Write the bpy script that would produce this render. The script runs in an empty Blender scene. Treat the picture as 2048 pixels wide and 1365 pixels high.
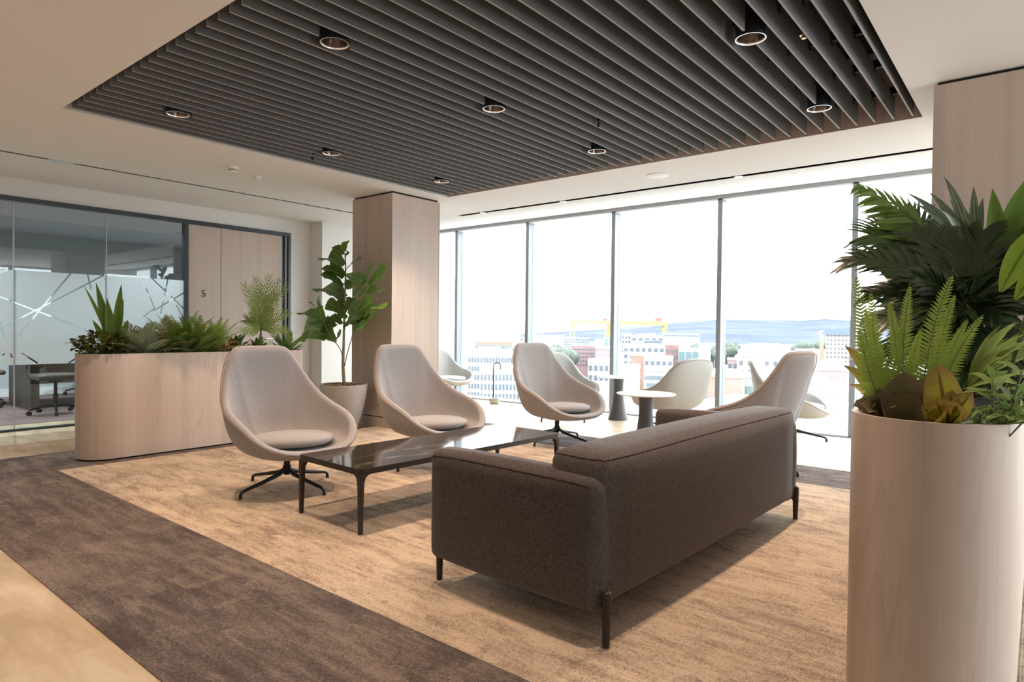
import bpy, bmesh, math, random
from mathutils import Vector, Matrix
PI = math.pi
R = math.radians
random.seed(7)
S = bpy.context.scene
COL = S.collection

# ------------------------------------------------------------------ camera
W_, H_ = 2048, 1365
F_ = 1292.9
YAW, PITCH, ROLL, CAMH = .68586, .01914, .01079, 1.2
fw = Vector((-math.sin(YAW)*math.cos(PITCH), math.cos(YAW)*math.cos(PITCH), -math.sin(PITCH)))
r0 = Vector((math.cos(YAW), math.sin(YAW), 0)); u0 = r0.cross(fw)
rt = math.cos(ROLL)*r0 + math.sin(ROLL)*u0
up = -math.sin(ROLL)*r0 + math.cos(ROLL)*u0
EYE = Vector((0, 0, CAMH))
cd = bpy.data.cameras.new('camera'); cam = bpy.data.objects.new('camera', cd); COL.objects.link(cam)
cd.sensor_width = 36; cd.lens = F_/W_*36; cd.clip_start = .05; cd.clip_end = 12000
m = Matrix((rt, up, -fw)).transposed().to_4x4(); m.translation = EYE
cam.matrix_world = m
S.camera = cam

# ------------------------------------------------------------------ light and exposure
S.view_settings.view_transform = 'Standard'; S.view_settings.look = 'None'
S.view_settings.gamma = 1; S.view_settings.use_curve_mapping = False
S.view_settings.exposure = 1.57
SKY = 3.2            # overcast sky strength
LAMP = 44.0          # one ceiling downlight, watts
w = bpy.data.worlds.new('sky'); S.world = w; w.use_nodes = True
bg = w.node_tree.nodes['Background']; bg.inputs[0].default_value = (.90, .955, 1, 1); bg.inputs[1].default_value = SKY
cy = S.cycles
cy.max_bounces = 8; cy.diffuse_bounces = 5; cy.glossy_bounces = 4; cy.transmission_bounces = 6; cy.transparent_max_bounces = 24
cy.caustics_reflective = False; cy.caustics_refractive = False; cy.sample_clamp_indirect = 8
cy.use_denoising = True

def portal(name, loc, rot, sx, sy):
    l = bpy.data.lights.new(name, 'AREA'); l.shape = 'RECTANGLE'; l.size = sx; l.size_y = sy; l.cycles.is_portal = True
    o = bpy.data.objects.new(name, l); COL.objects.link(o); o.location = loc; o.rotation_euler = rot
portal('window_daylight', (-2.2, 8.05, 1.45), (R(-90), 0, 0), 13.4, 2.95)
portal('side_daylight', (4.4, 5.05, 1.4), (0, R(90), 0), 2.8, 6.3)

def lamp_light(name, x, y, z=2.77, power=None, size=95, color=(1, .72, .52)):
    l = bpy.data.lights.new(name, 'SPOT'); l.energy = power or LAMP; l.color = color
    l.spot_size = R(size); l.spot_blend = .75; l.shadow_soft_size = .014
    o = bpy.data.objects.new(name, l); COL.objects.link(o); o.location = (x, y, z)
    return o

# ------------------------------------------------------------------ helpers
def ray(px, py): return fw + rt*((px-W_/2)/F_) - up*((py-H_/2)/F_)
def atY(px, py, Y):
    r = ray(px, py); return EYE + r*(Y/r.y)
def atX(px, py, X):
    r = ray(px, py); return EYE + r*(X/r.x)
def atZ(px, py, z):
    r = ray(px, py); return EYE + r*((z-CAMH)/r.z)
def atD(px, py, d):
    r = ray(px, py); return EYE + r*(d/math.hypot(r.x, r.y))

def tag(o, label=None, cat=None, group=None, kind=None):
    if label: o['label'] = label
    if cat: o['category'] = cat
    if group: o['group'] = group
    if kind: o['kind'] = kind
    return o
def empty(name, label, cat, loc=(0, 0, 0), rz=0, group=None):
    o = bpy.data.objects.new(name, None); COL.objects.link(o); o.location = loc; o.rotation_euler.z = rz
    o.empty_display_size = .1
    return tag(o, label, cat, group)
def copy_tree(o, parent=None):
    c = o.copy(); COL.objects.link(c)
    if parent: c.parent = parent
    for ch in o.children: copy_tree(ch, c)
    return c

class MB:
    def __init__(s): s.v = []; s.f = []; s.uv = []
    def add(s, vs, fs, uvs=None):
        n = len(s.v); s.v += [tuple(p) for p in vs]; s.f += [tuple(i+n for i in f) for f in fs]
        s.uv += list(uvs) if uvs else [(0, 0)]*len(vs); return s
    def box(s, x0, x1, y0, y1, z0, z1, M=None):
        vs = [Vector(p) for p in ((x0,y0,z0),(x1,y0,z0),(x1,y1,z0),(x0,y1,z0),(x0,y0,z1),(x1,y0,z1),(x1,y1,z1),(x0,y1,z1))]
        if M: vs = [M @ p for p in vs]
        return s.add(vs, [(0,3,2,1),(4,5,6,7),(0,1,5,4),(1,2,6,5),(2,3,7,6),(3,0,4,7)])
    def lathe(s, prof, n=32, c=(0, 0, 0), M=None, cap=True):
        vs = []
        for r, z in prof:
            for k in range(n):
                a = 2*PI*k/n; p = Vector((c[0]+r*math.cos(a), c[1]+r*math.sin(a), c[2]+z)); vs.append(M @ p if M else p)
        fs = []
        for i in range(len(prof)-1):
            for k in range(n):
                a = i*n+k; b = i*n+(k+1) % n; fs.append((a, b, b+n, a+n))
        if cap and prof[0][0] > 1e-6: fs.append(tuple(reversed(range(n))))
        if cap and prof[-1][0] > 1e-6: fs.append(tuple(range((len(prof)-1)*n, len(prof)*n)))
        return s.add(vs, fs)
    def tube(s, pts, rad, n=10, cap=True, flat=1.0):
        pts = [Vector(p) for p in pts]; m = len(pts)
        if not hasattr(rad, '__len__'): rad = [rad]*m
        t0 = (pts[1]-pts[0]).normalized(); ref = Vector((0, 0, 1)) if abs(t0.z) < .9 else Vector((1, 0, 0))
        a = t0.cross(ref).normalized(); vs = []
        for i, p in enumerate(pts):
            t = (pts[min(i+1, m-1)]-pts[max(i-1, 0)]).normalized()
            a = (a - t*a.dot(t)).normalized(); b = t.cross(a)
            for k in range(n):
                g = 2*PI*k/n; vs.append(p + (a*math.cos(g)+b*math.sin(g)*flat)*rad[i])
        fs = [(i*n+k, i*n+(k+1) % n, (i+1)*n+(k+1) % n, (i+1)*n+k) for i in range(m-1) for k in range(n)]
        if cap: fs += [tuple(reversed(range(n))), tuple(range((m-1)*n, m*n))]
        return s.add(vs, fs)
    def prism(s, poly, z0, z1):
        n = len(poly); vs = [(x, y, z0) for x, y in poly]+[(x, y, z1) for x, y in poly]
        return s.add(vs, [tuple(reversed(range(n))), tuple(range(n, 2*n))]+[(i, (i+1) % n, (i+1) % n+n, i+n) for i in range(n)])
    def rbox(s, x0, x1, y0, y1, z0, z1, r=.05, bulge=0., n=10, M=None):
        c = Vector(((x0+x1)/2, (y0+y1)/2, (z0+z1)/2)); h = Vector(((x1-x0)/2, (y1-y0)/2, (z1-z0)/2))
        vs = []; idx = {}; fs = []
        def V(i, j, k):
            key = (i, j, k)
            if key in idx: return idx[key]
            q = []
            for a, hh in zip((i, j, k), h):
                u = a/n*2-1
                # denser rows near the edges
                e = min(1, r/hh*1.0)
                au = abs(u); nn = au
                if au > .5: t = (au-.5)/.5; val = (1-e)+e*math.sin(t*PI/2) if hh > r else au
                else: val = au/.5*(1-e)
                q.append(math.copysign(val, u)*hh if u else 0)
            p = Vector(q); inner = Vector([max(-(hh-r), min(hh-r, a)) for a, hh in zip(p, h)])
            d = p-inner
            o = inner+d.normalized()*r if d.length > 1e-9 else p
            if bulge:
                U = [o[a]/h[a] for a in range(3)]
                for a in range(3):
                    if abs(U[a]) > .98:
                        b, cc = [q2 for q2 in range(3) if q2 != a]
                        o[a] += math.copysign(bulge*max(0, 1-U[b]**2)*max(0, 1-U[cc]**2), U[a])
            o = o+c
            vs.append(M @ o if M else o); idx[key] = len(vs)-1; return idx[key]
        for a in range(n):
            for b in range(n):
                for k in (0, n):
                    q = [(a, b), (a+1, b), (a+1, b+1), (a, b+1)]
                    if k == 0: q = q[::-1]
                    fs.append(tuple(V(i, j, k) for i, j in q))
                    fs.append(tuple(V(k, i, j) for i, j in q))
                    fs.append(tuple(V(j, k, i) for i, j in q))
        return s.add(vs, fs)
    def build(s, name, mat, parent=None, smooth=False, bevel=None, kind=None, label=None, sub=0, solid=None):
        me = bpy.data.meshes.new(name); me.from_pydata(s.v, [], s.f); me.update()
        if any(u != (0, 0) for u in s.uv):
            ul = me.uv_layers.new(name='UVMap')
            for l in me.loops: ul.data[l.index].uv = s.uv[l.vertex_index]
        for mt in (mat if isinstance(mat, (list, tuple)) else [mat]): me.materials.append(mt)
        if smooth:
            for p in me.polygons: p.use_smooth = True
            me.set_sharp_from_angle(angle=R(38 if smooth is True else smooth))
        o = bpy.data.objects.new(name, me); COL.objects.link(o)
        if parent: o.parent = parent
        if solid: md = o.modifiers.new('solid', 'SOLIDIFY'); md.thickness = solid; md.offset = 0
        if sub: md = o.modifiers.new('sub', 'SUBSURF'); md.levels = sub; md.render_levels = sub
        if bevel:
            md = o.modifiers.new('bevel', 'BEVEL'); md.width = bevel; md.segments = 3; md.limit_method = 'ANGLE'
        if kind: o['kind'] = kind
        if label: o['label'] = label
        return o
def struct(name, mb, mat, **k): return mb.build(name, mat, kind='structure', **k)

def bez(p0, p1, p2, n):
    p0, p1, p2 = Vector(p0), Vector(p1), Vector(p2)
    return [p0*(1-t)**2+p1*2*t*(1-t)+p2*t*t for t in [i/n for i in range(n+1)]]
def smooth_path(pts, n=6):
    P = [Vector(p) for p in pts]; out = []
    for i in range(len(P)-1):
        a, b, c, d = P[max(i-1, 0)], P[i], P[i+1], P[min(i+2, len(P)-1)]
        for k in range(n):
            t = k/n
            out.append(.5*((2*b)+(-a+c)*t+(2*a-5*b+4*c-d)*t*t+(-a+3*b-3*c+d)*t**3))
    out.append(P[-1]); return out

# ------------------------------------------------------------------ materials
def newmat(name):
    mt = bpy.data.materials.new(name); mt.use_nodes = True; nt = mt.node_tree
    return mt, nt, nt.nodes['Principled BSDF']
def N(nt, typ, **k):
    n = nt.nodes.new(typ)
    for a, b in k.items(): setattr(n, a, b)
    return n
def ramp(nt, fac, stops, interp='LINEAR'):
    c = N(nt, 'ShaderNodeValToRGB'); c.color_ramp.interpolation = interp
    e = c.color_ramp.elements
    while len(e) < len(stops): e.new(.5)
    for i, (p, col) in enumerate(stops): e[i].position = p; e[i].color = (*col, 1)
    nt.links.new(fac, c.inputs[0]); return c.outputs[0]
def mix(nt, fac, a, b, mode='MIX'):
    n = N(nt, 'ShaderNodeMix', data_type='RGBA', blend_type=mode)
    for i, v in ((0, fac), (6, a), (7, b)):
        if isinstance(v, (int, float)): n.inputs[i].default_value = v
        elif isinstance(v, tuple): n.inputs[i].default_value = (*v, 1)
        else: nt.links.new(v, n.inputs[i])
    return n.outputs[2]
def math_(nt, op, a, b=None, c=None):
    n = N(nt, 'ShaderNodeMath', operation=op)
    for i, v in enumerate((a, b, c)):
        if v is None: continue
        if isinstance(v, (int, float)): n.inputs[i].default_value = v
        else: nt.links.new(v, n.inputs[i])
    return n.outputs[0]
def coords(nt, scale=(1, 1, 1), src='Object', rot=(0, 0, 0)):
    t = N(nt, 'ShaderNodeTexCoord'); mp = N(nt, 'ShaderNodeMapping')
    mp.inputs['Scale'].default_value = scale; mp.inputs['Rotation'].default_value = rot
    nt.links.new(t.outputs[src], mp.inputs[0]); return mp.outputs[0]
def noise(nt, vec, scale=5, detail=4, rough=.5, dist=0):
    n = N(nt, 'ShaderNodeTexNoise'); n.inputs['Scale'].default_value = scale; n.inputs['Detail'].default_value = detail
    n.inputs['Roughness'].default_value = rough; n.inputs['Distortion'].default_value = dist
    nt.links.new(vec, n.inputs['Vector']); return n.outputs[0]
def bump(nt, h, strength, dist, bs):
    b = N(nt, 'ShaderNodeBump'); b.inputs['Strength'].default_value = strength; b.inputs['Distance'].default_value = dist
    nt.links.new(h, b.inputs['Height']); nt.links.new(b.outputs[0], bs.inputs['Normal'])
def plain(name, col, rough=.5, metal=0, spec=.5, var=0.0, vs=8):
    mt, nt, b = newmat(name)
    b.inputs['Base Color'].default_value = (*col, 1); b.inputs['Roughness'].default_value = rough
    b.inputs['Metallic'].default_value = metal; b.inputs['Specular IOR Level'].default_value = spec
    if var:
        f = noise(nt, coords(nt), vs, 3)
        c = ramp(nt, f, [(.3, tuple(x*(1-var) for x in col)), (.7, tuple(min(1, x*(1+var)) for x in col))])
        nt.links.new(c, b.inputs['Base Color'])
    return mt

def wood_mat(name, light=(.64, .53, .46), dark=(.49, .39, .325), fig=1.0):
    mt, nt, b = newmat(name)
    v = coords(nt, (1, 1, 1))
    board = noise(nt, coords(nt, (7, 7, .12)), 1, 2, .4)
    fine = noise(nt, coords(nt, (90, 90, 1.6)), 1, 3, .6)
    # cathedral figure: contour lines of a slow, upright noise
    slow = noise(nt, coords(nt, (3.2, 3.2, .30)), 1, 1.5, .45, .3)
    rings = math_(nt, 'FRACT', math_(nt, 'MULTIPLY', slow, 26))
    rings = math_(nt, 'POWER', rings, 3)
    mask = ramp(nt, noise(nt, coords(nt, (5, 5, .22)), 1, 1), [(.5, (0, 0, 0)), (.64, (1, 1, 1))])
    c0 = ramp(nt, board, [(.3, dark), (.42, tuple(l*.45+d*.55 for l, d in zip(light, dark))), (.55, light), (.7, tuple(l*.75+d*.25 for l, d in zip(light, dark)))])
    c1 = mix(nt, math_(nt, 'MULTIPLY', fine, .55), c0, tuple(x*.80 for x in dark), 'MIX')
    amt = math_(nt, 'MULTIPLY', math_(nt, 'MULTIPLY', rings, mask), .32*fig)
    c2 = mix(nt, amt, c1, tuple(x*.72 for x in dark))
    nt.links.new(c2, b.inputs['Base Color'])
    b.inputs['Roughness'].default_value = .5; b.inputs['Specular IOR Level'].default_value = .35
    bump(nt, fine, .12, .002, b)
    return mt

def fabric_mat(name, a, c, weave=900, bumpd=.0012):
    mt, nt, b = newmat(name)
    v = coords(nt)
    f1 = noise(nt, coords(nt, (1, 1, .18)), weave*.45, 2, .6)
    f2 = noise(nt, coords(nt, (.2, .2, 1)), weave*.45, 2, .6)
    s = math_(nt, 'ADD', math_(nt, 'MULTIPLY', f1, .5), math_(nt, 'MULTIPLY', f2, .5))
    col = ramp(nt, s, [(.40, a), (.60, c)])
    nt.links.new(col, b.inputs['Base Color'])
    b.inputs['Roughness'].default_value = .92; b.inputs['Specular IOR Level'].default_value = .2
    b.inputs['Sheen Weight'].default_value = .15
    bump(nt, s, .35, bumpd, b); return mt

def carpet_mat(name, lo, mid, hi, seed):
    mt, nt, b = newmat(name)
    base = coords(nt)
    off = N(nt, 'ShaderNodeVectorMath', operation='ADD'); off.inputs[1].default_value = (seed, seed*1.7, 0)
    nt.links.new(base, off.inputs[0]); v = off.outputs[0]
    # plank tiles 1.0 x 0.25 m, each with its own sweep direction
    br = N(nt, 'ShaderNodeTexBrick'); br.offset = .5
    for k, val in (('Scale', 1), ('Mortar Size', 0), ('Brick Width', 1.0), ('Row Height', .25), ('Bias', 0)): br.inputs[k].default_value = val
    br.inputs['Color1'].default_value = (0, 0, 0, 1); br.inputs['Color2'].default_value = (1, 1, 1, 1)
    nt.links.new(v, br.inputs['Vector'])
    big = noise(nt, v, 1.5, 2, .5, 1.2)
    def sweep(ang, sc, loc):
        mp = N(nt, 'ShaderNodeMapping'); mp.inputs['Rotation'].default_value = (0, 0, R(ang)); mp.inputs['Scale'].default_value = (1.6*sc, 9*sc, 1); mp.inputs['Location'].default_value = (loc, loc, 0)
        nt.links.new(v, mp.inputs[0]); return noise(nt, mp.outputs[0], 1.0, 9, .74, .25)
    s1 = sweep(32, 1.3, 0); s2 = sweep(-35, 1.2, 5); s3 = sweep(78, 1.5, 9)
    vo = N(nt, 'ShaderNodeTexVoronoi'); vo.inputs['Scale'].default_value = 1.25; vo.inputs['Randomness'].default_value = 1
    wob = N(nt, 'ShaderNodeVectorMath', operation='ADD'); nz_ = N(nt, 'ShaderNodeTexNoise'); nz_.inputs['Scale'].default_value = 3; nt.links.new(v, nz_.inputs['Vector'])
    nt.links.new(v, wob.inputs[0]); nt.links.new(nz_.outputs['Color'], wob.inputs[1]); nt.links.new(wob.outputs[0], vo.inputs['Vector'])
    sc_ = N(nt, 'ShaderNodeSeparateColor'); nt.links.new(vo.outputs['Color'], sc_.inputs[0])
    sw = mix(nt, ramp(nt, sc_.outputs[0], [(.33, (0, 0, 0)), (.36, (1, 1, 1))]), s1, s2)
    sw = mix(nt, ramp(nt, sc_.outputs[1], [(.62, (0, 0, 0)), (.66, (1, 1, 1))]), sw, s3)
    wv = N(nt, 'ShaderNodeTexWave'); wv.inputs['Scale'].default_value = 34; wv.inputs['Distortion'].default_value = .8
    wv.inputs['Detail'].default_value = 1
    nt.links.new(v, wv.inputs['Vector'])
    ribm = ramp(nt, noise(nt, v, 1.9, 2, .5, 1), [(.5, (0, 0, 0)), (.58, (1, 1, 1))])
    grain = noise(nt, v, 105, 3, .8)
    t = math_(nt, 'ADD', math_(nt, 'MULTIPLY', sw, .80), math_(nt, 'MULTIPLY', big, .22))
    t = math_(nt, 'ADD', t, math_(nt, 'MULTIPLY', math_(nt, 'SUBTRACT', sc_.outputs[2], .5), .07))
    t = math_(nt, 'ADD', t, math_(nt, 'MULTIPLY', math_(nt, 'SUBTRACT', grain, .5), .72))
    t = math_(nt, 'SUBTRACT', t, math_(nt, 'MULTIPLY', math_(nt, 'MULTIPLY', wv.outputs['Fac'], ribm), .10))
    col = ramp(nt, t, [(.36, lo), (.49, mid), (.63, hi)])
    nt.links.new(col, b.inputs['Base Color'])
    b.inputs['Roughness'].default_value = .95; b.inputs['Specular IOR Level'].default_value = .15
    bump(nt, math_(nt, 'ADD', grain, math_(nt, 'MULTIPLY', wv.outputs['Fac'], .3)), .6, .004, b)
    return mt

def vinyl_mat():
    mt, nt, b = newmat('vinyl_stone')
    v = coords(nt)
    br = N(nt, 'ShaderNodeTexBrick'); br.offset = .33
    for k, val in (('Scale', 1), ('Mortar Size', .0015), ('Brick Width', .9), ('Row Height', .45), ('Bias', 0)): br.inputs[k].default_value = val
    br.inputs['Color1'].default_value = (0, 0, 0, 1); br.inputs['Color2'].default_value = (1, 1, 1, 1); br.inputs['Mortar'].default_value = (.3, .3, .3, 1)
    nt.links.new(v, br.inputs['Vector'])
    a = noise(nt, coords(nt, (1, 3.2, 1), rot=(0, 0, R(12))), 2.2, 7, .62, .6)
    t = math_(nt, 'ADD', math_(nt, 'MULTIPLY', a, .9), math_(nt, 'MULTIPLY', br.outputs[0], .08))
    col = ramp(nt, t, [(.36, (.43, .32, .20)), (.5, (.54, .42, .28)), (.64, (.62, .52, .38))])
    nt.links.new(col, b.inputs['Base Color'])
    b.inputs['Roughness'].default_value = .42; b.inputs['Specular IOR Level'].default_value = .45
    return mt

def glass_mat(name, tint, ior=1.5, gloss=1.0):
    mt, nt, b = newmat(name); nt.nodes.remove(b)
    out = nt.nodes['Material Output']
    tr = N(nt, 'ShaderNodeBsdfTransparent'); tr.inputs[0].default_value = (*tint, 1)
    gl = N(nt, 'ShaderNodeBsdfGlossy'); gl.inputs['Roughness'].default_value = .005; gl.inputs[0].default_value = (gloss, gloss, gloss, 1)
    lw = N(nt, 'ShaderNodeLayerWeight'); f0 = ((ior-1)/(ior+1))**2
    fr = math_(nt, 'ADD', math_(nt, 'MULTIPLY', math_(nt, 'POWER', lw.outputs['Facing'], 5), 1-f0), f0)
    mx = N(nt, 'ShaderNodeMixShader'); nt.links.new(fr, mx.inputs[0]); nt.links.new(tr.outputs[0], mx.inputs[1]); nt.links.new(gl.outputs[0], mx.inputs[2])
    nt.links.new(mx.outputs[0], out.inputs[0]); return mt

def leaf_mat(name, mid, edge, vein=None, stripes=0, rough=.4, trans=.3, tip=None):
    """u runs across the blade (0..1, .5 on the midrib), v from base to tip"""
    mt, nt, b = newmat(name)
    t = N(nt, 'ShaderNodeTexCoord'); sp = N(nt, 'ShaderNodeSeparateXYZ'); nt.links.new(t.outputs['UV'], sp.inputs[0])
    d = math_(nt, 'ABSOLUTE', math_(nt, 'SUBTRACT', sp.outputs[0], .5))
    c = ramp(nt, math_(nt, 'MULTIPLY', d, 2), [(0, vein or mid), (.07, vein or mid), (.13, mid), (1, edge)])
    if stripes:
        s = math_(nt, 'SINE', math_(nt, 'MULTIPLY', d, stripes))
        c = mix(nt, ramp(nt, s, [(.55, (0, 0, 0)), (.8, (.55, .55, .55))]), c, (.42, .50, .28))
    if tip: c = mix(nt, ramp(nt, sp.outputs[1], [(.55, (0, 0, 0)), (1, (1, 1, 1))]), c, tip)
    nz = noise(nt, coords(nt), 14, 3)
    c = mix(nt, ramp(nt, nz, [(.35, (0, 0, 0)), (.75, (.45, .45, .45))]), c, tuple(x*.55 for x in mid))
    nt.links.new(c, b.inputs['Base Color']); b.inputs['Roughness'].default_value = rough; b.inputs['Specular IOR Level'].default_value = .4
    out = nt.nodes['Material Output']; tl = N(nt, 'ShaderNodeBsdfTranslucent'); nt.links.new(c, tl.inputs[0])
    mx = N(nt, 'ShaderNodeMixShader'); mx.inputs[0].default_value = trans
    nt.links.new(b.outputs[0], mx.inputs[1]); nt.links.new(tl.outputs[0], mx.inputs[2]); nt.links.new(mx.outputs[0], out.inputs[0])
    return mt

M = {}
M['paint'] = plain('wall_paint', (.80, .785, .765), .85, spec=.2)
M['ceil'] = plain('ceiling_paint', (.83, .82, .805), .9, spec=.15)
M['wood'] = wood_mat('pale_ash_veneer')
M['wood_door'] = wood_mat('door_veneer', (.60, .50, .43), (.50, .40, .335), .5)
M['dark_gap'] = plain('shadow_gap', (.02, .018, .017), .9)
M['frame'] = plain('charcoal_aluminium', (.045, .05, .055), .4, .3)
M['mullion'] = plain('mullion_grey', (.27, .30, .33), .45, .2)
M['black'] = plain('black_metal', (.018, .018, .02), .38, .4)
M['bronze'] = plain('dark_bronze', (.035, .027, .023), .42, .3)
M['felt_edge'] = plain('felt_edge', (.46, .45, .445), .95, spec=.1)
M['felt'] = plain('grey_felt', (.195, .195, .20), .95, spec=.1, var=.12, vs=160)
M['rail'] = plain('black_rail', (.012, .012, .014), .5)
M['plenum'] = plain('plenum_black', (.012, .012, .016), .9)
M['steel'] = plain('steel_ring', (.75, .74, .72), .25, .9)
M['lens'] = plain('lamp_reflector', (.16, .11, .09), .18, .7)
M['white_plastic'] = plain('white_plastic', (.78, .77, .74), .4)
M['brass'] = plain('brass', (.55, .42, .22), .3, .9)
M['vinyl'] = vinyl_mat()
M['carpet_dark'] = carpet_mat('carpet_taupe', (.075, .058, .056), (.135, .107, .098), (.235, .188, .155), 3.1)
M['carpet_light'] = carpet_mat('carpet_sand', (.25, .185, .145), (.47, .365, .27), (.62, .50, .375), 11.7)
M['glass'] = glass_mat('window_glass', (.97, .985, .98))
M['glass_p'] = glass_mat('partition_glass', (.78, .84, .84), 1.6)
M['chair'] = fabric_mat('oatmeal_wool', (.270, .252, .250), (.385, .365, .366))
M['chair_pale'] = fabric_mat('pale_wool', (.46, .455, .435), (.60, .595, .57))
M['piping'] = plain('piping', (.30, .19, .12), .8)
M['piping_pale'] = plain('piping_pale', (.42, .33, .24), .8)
M['sofa'] = fabric_mat('umber_wool', (.050, .041, .040), (.125, .105, .098), 800)
M['soil'] = plain('soil', (.035, .022, .015), .95, var=.5, vs=60)
M['concrete'] = plain('pot_concrete', (.40, .385, .365), .8, var=.08)
M['table_white'] = plain('white_laminate', (.86, .86, .85), .35)
M['cone'] = plain('slate_cone', (.105, .105, .12), .5)

def marble():
    mt, nt, b = newmat('dark_marble')
    v = coords(nt)
    n1 = noise(nt, coords(nt, (1, .45, 1), rot=(0, 0, R(20))), 1.3, 4, .55, .9)
    line = math_(nt, 'ABSOLUTE', math_(nt, 'SUBTRACT', n1, .5))
    k = ramp(nt, line, [(0, (1, 1, 1)), (.006, (.2, .2, .2)), (.014, (0, 0, 0))])
    k = mix(nt, .68, k, (0, 0, 0), 'MIX')
    c = mix(nt, k, (.022, .017, .015), (.55, .45, .36))
    nt.links.new(c, b.inputs['Base Color']); b.inputs['Roughness'].default_value = .07; b.inputs['Specular IOR Level'].default_value = .6
    return mt
M['marble'] = marble()

# frosted privacy film
mt, nt, b = newmat('frosted_film'); nt.nodes.remove(b)
a = N(nt, 'ShaderNodeBsdfDiffuse'); a.inputs[0].default_value = (.64, .70, .73, 1)
t2 = N(nt, 'ShaderNodeBsdfTranslucent'); t2.inputs[0].default_value = (.7, .74, .76, 1)
mx = N(nt, 'ShaderNodeMixShader'); mx.inputs[0].default_value = .4
nt.links.new(a.outputs[0], mx.inputs[1]); nt.links.new(t2.outputs[0], mx.inputs[2]); nt.links.new(mx.outputs[0], nt.nodes['Material Output'].inputs[0])
M['film'] = mt

# ------------------------------------------------------------------ room shell
XL, YW, ZC = -8.797, 8.13, 2.80
XR, YB = 4.5, -3.5
struct('floor', MB().box(-13.2, XR+.1, YB-.1, YW+.28, -.25, 0), M['vinyl'])
mb = MB(); mb.box(-7.05, XR, .925, 1.725, 0, .004); mb.box(-7.05, -6.18, 1.725, 6.12, 0, .004); mb.box(-6.18, XR, 5.40, 6.12, 0, .004)
struct('floor_carpet_border', mb, M['carpet_dark'])
struct('floor_carpet', MB().box(-6.18, XR, 1.725, 5.40, 0, .004), M['carpet_light'])
# ceiling with the recess for the baffles; beyond the slot it lifts towards the window head
RX0, RX1, RY0, RY1 = -5.66, -.712, 1.61, 5.64
SY0, SY1 = 6.625, 6.71                       # slot by the window
SX0, SX1 = -7.54, -7.485                     # slot by the partition
mb = MB()
mb.box(XL-.05, SX0, YB, 6.0, ZC, ZC+.004)
mb.box(SX1, RX0, YB, SY0, ZC, ZC+.004)
mb.box(SX0, SX1, 5.9, SY0, ZC, ZC+.004); mb.box(SX0, SX1, YB, .2, ZC, ZC+.004)
mb.box(XL-.05, SX0, 6.0, SY0, ZC, ZC+.004)
mb.box(RX0, RX1, YB, RY0, ZC, ZC+.004); mb.box(RX0, RX1, RY1, SY0, ZC, ZC+.004)
mb.box(RX1, XR, YB, SY0, ZC, ZC+.004)
mb.box(XL-.05, -6.45, SY0, SY1, ZC, ZC+.004); mb.box(3.0, XR, SY0, SY1, ZC, ZC+.004)
z1, z2 = ZC, 2.925
mb.add([(XL-.05, SY1, z1), (XR, SY1, z1), (XR, YW-.05, z2), (XL-.05, YW-.05, z2), (XL-.05, SY1, z1+.03), (XR, SY1, z1+.03), (XR, YW-.05, z2+.03), (XL-.05, YW-.05, z2+.03)],
       [(0, 3, 2, 1), (4, 5, 6, 7), (0, 1, 5, 4), (1, 2, 6, 5), (2, 3, 7, 6), (3, 0, 4, 7)])
struct('ceiling', mb, M['ceil'])
mb = MB()
mb.box(RX0-.02, RX0, RY0, RY1, ZC+.03, 3.35); mb.box(RX1, RX1+.02, RY0, RY1, ZC+.03, 3.35)
mb.box(RX0-.02, RX1+.02, RY0-.02, RY0, ZC+.03, 3.35)
struct('trim_1', mb, M['felt'])
M['recess_wall_backlit'] = plain('recess_wall_backlit', (.62, .54, .50), .9)  # same paint as its neighbour, its backlit brown tone put into the colour
struct('trim_2', MB().box(RX0, RX1, RY1-.006, RY1-.001, ZC, 3.35), M['recess_wall_backlit'])
struct('trim_4', MB().box(RX0+.001, RX0+.006, RY0, RY1-.007, ZC, ZC+.075), M['ceil'])
struct('ceiling_plenum', MB().box(-9.2, XR, YB, YW, 3.36, 3.4), M['plenum'])
# slot linings
mb = MB(); mb.box(SX0-.02, SX1+.02, .2, 5.9, ZC+.10, ZC+.12); mb.box(-6.45, 3, SY0-.02, SY1+.02, ZC+.10, ZC+.12)
mb.box(SX0-.01, SX0, .2, 5.9, ZC+.004, ZC+.12); mb.box(SX1, SX1+.01, .2, 5.9, ZC+.004, ZC+.12)
mb.box(-6.45, 3, SY0-.01, SY0, ZC+.004, ZC+.12); mb.box(-6.45, 3, SY1, SY1+.01, ZC+.004, ZC+.12)
struct('trim_3', mb, M['dark_gap'])
# walls
mb = MB(); mb.box(XL-.12, XL, YB, 5.435, 2.60, ZC+.03); mb.box(XL-.12, XL, 5.435, 5.80, 0, ZC+.03)
mb.box(XL-.12, -8.495, 5.794, YW+.2, 0, 3.05)
mb.box(XL-.12, XL, YB, -1.5, 0, 2.6)
struct('wall_left', mb, M['paint'])
struct('wall_back', MB().box(-13.2, XR, YB-.12, YB, 0, 3.4), M['paint'])
mb = MB(); mb.box(XL-.12, XR, YW-.05, YW+.25, 2.93, 3.4); mb.box(-8.5, -8.4, YW, YW+.2, 0, 2.93)
struct('wall_window', mb, M['paint'])
mb = MB(); mb.box(XR, XR+.15, YB, 8.3, 2.75, 3.4); mb.box(XR, XR+.15, YB, 1.907, 0, 2.75)
struct('wall_right', mb, M['paint'])
struct('roof_slab', MB().box(-13.4, XR+.2, YB-.2, YW+.3, 3.4, 3.6), M['paint'])

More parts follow.
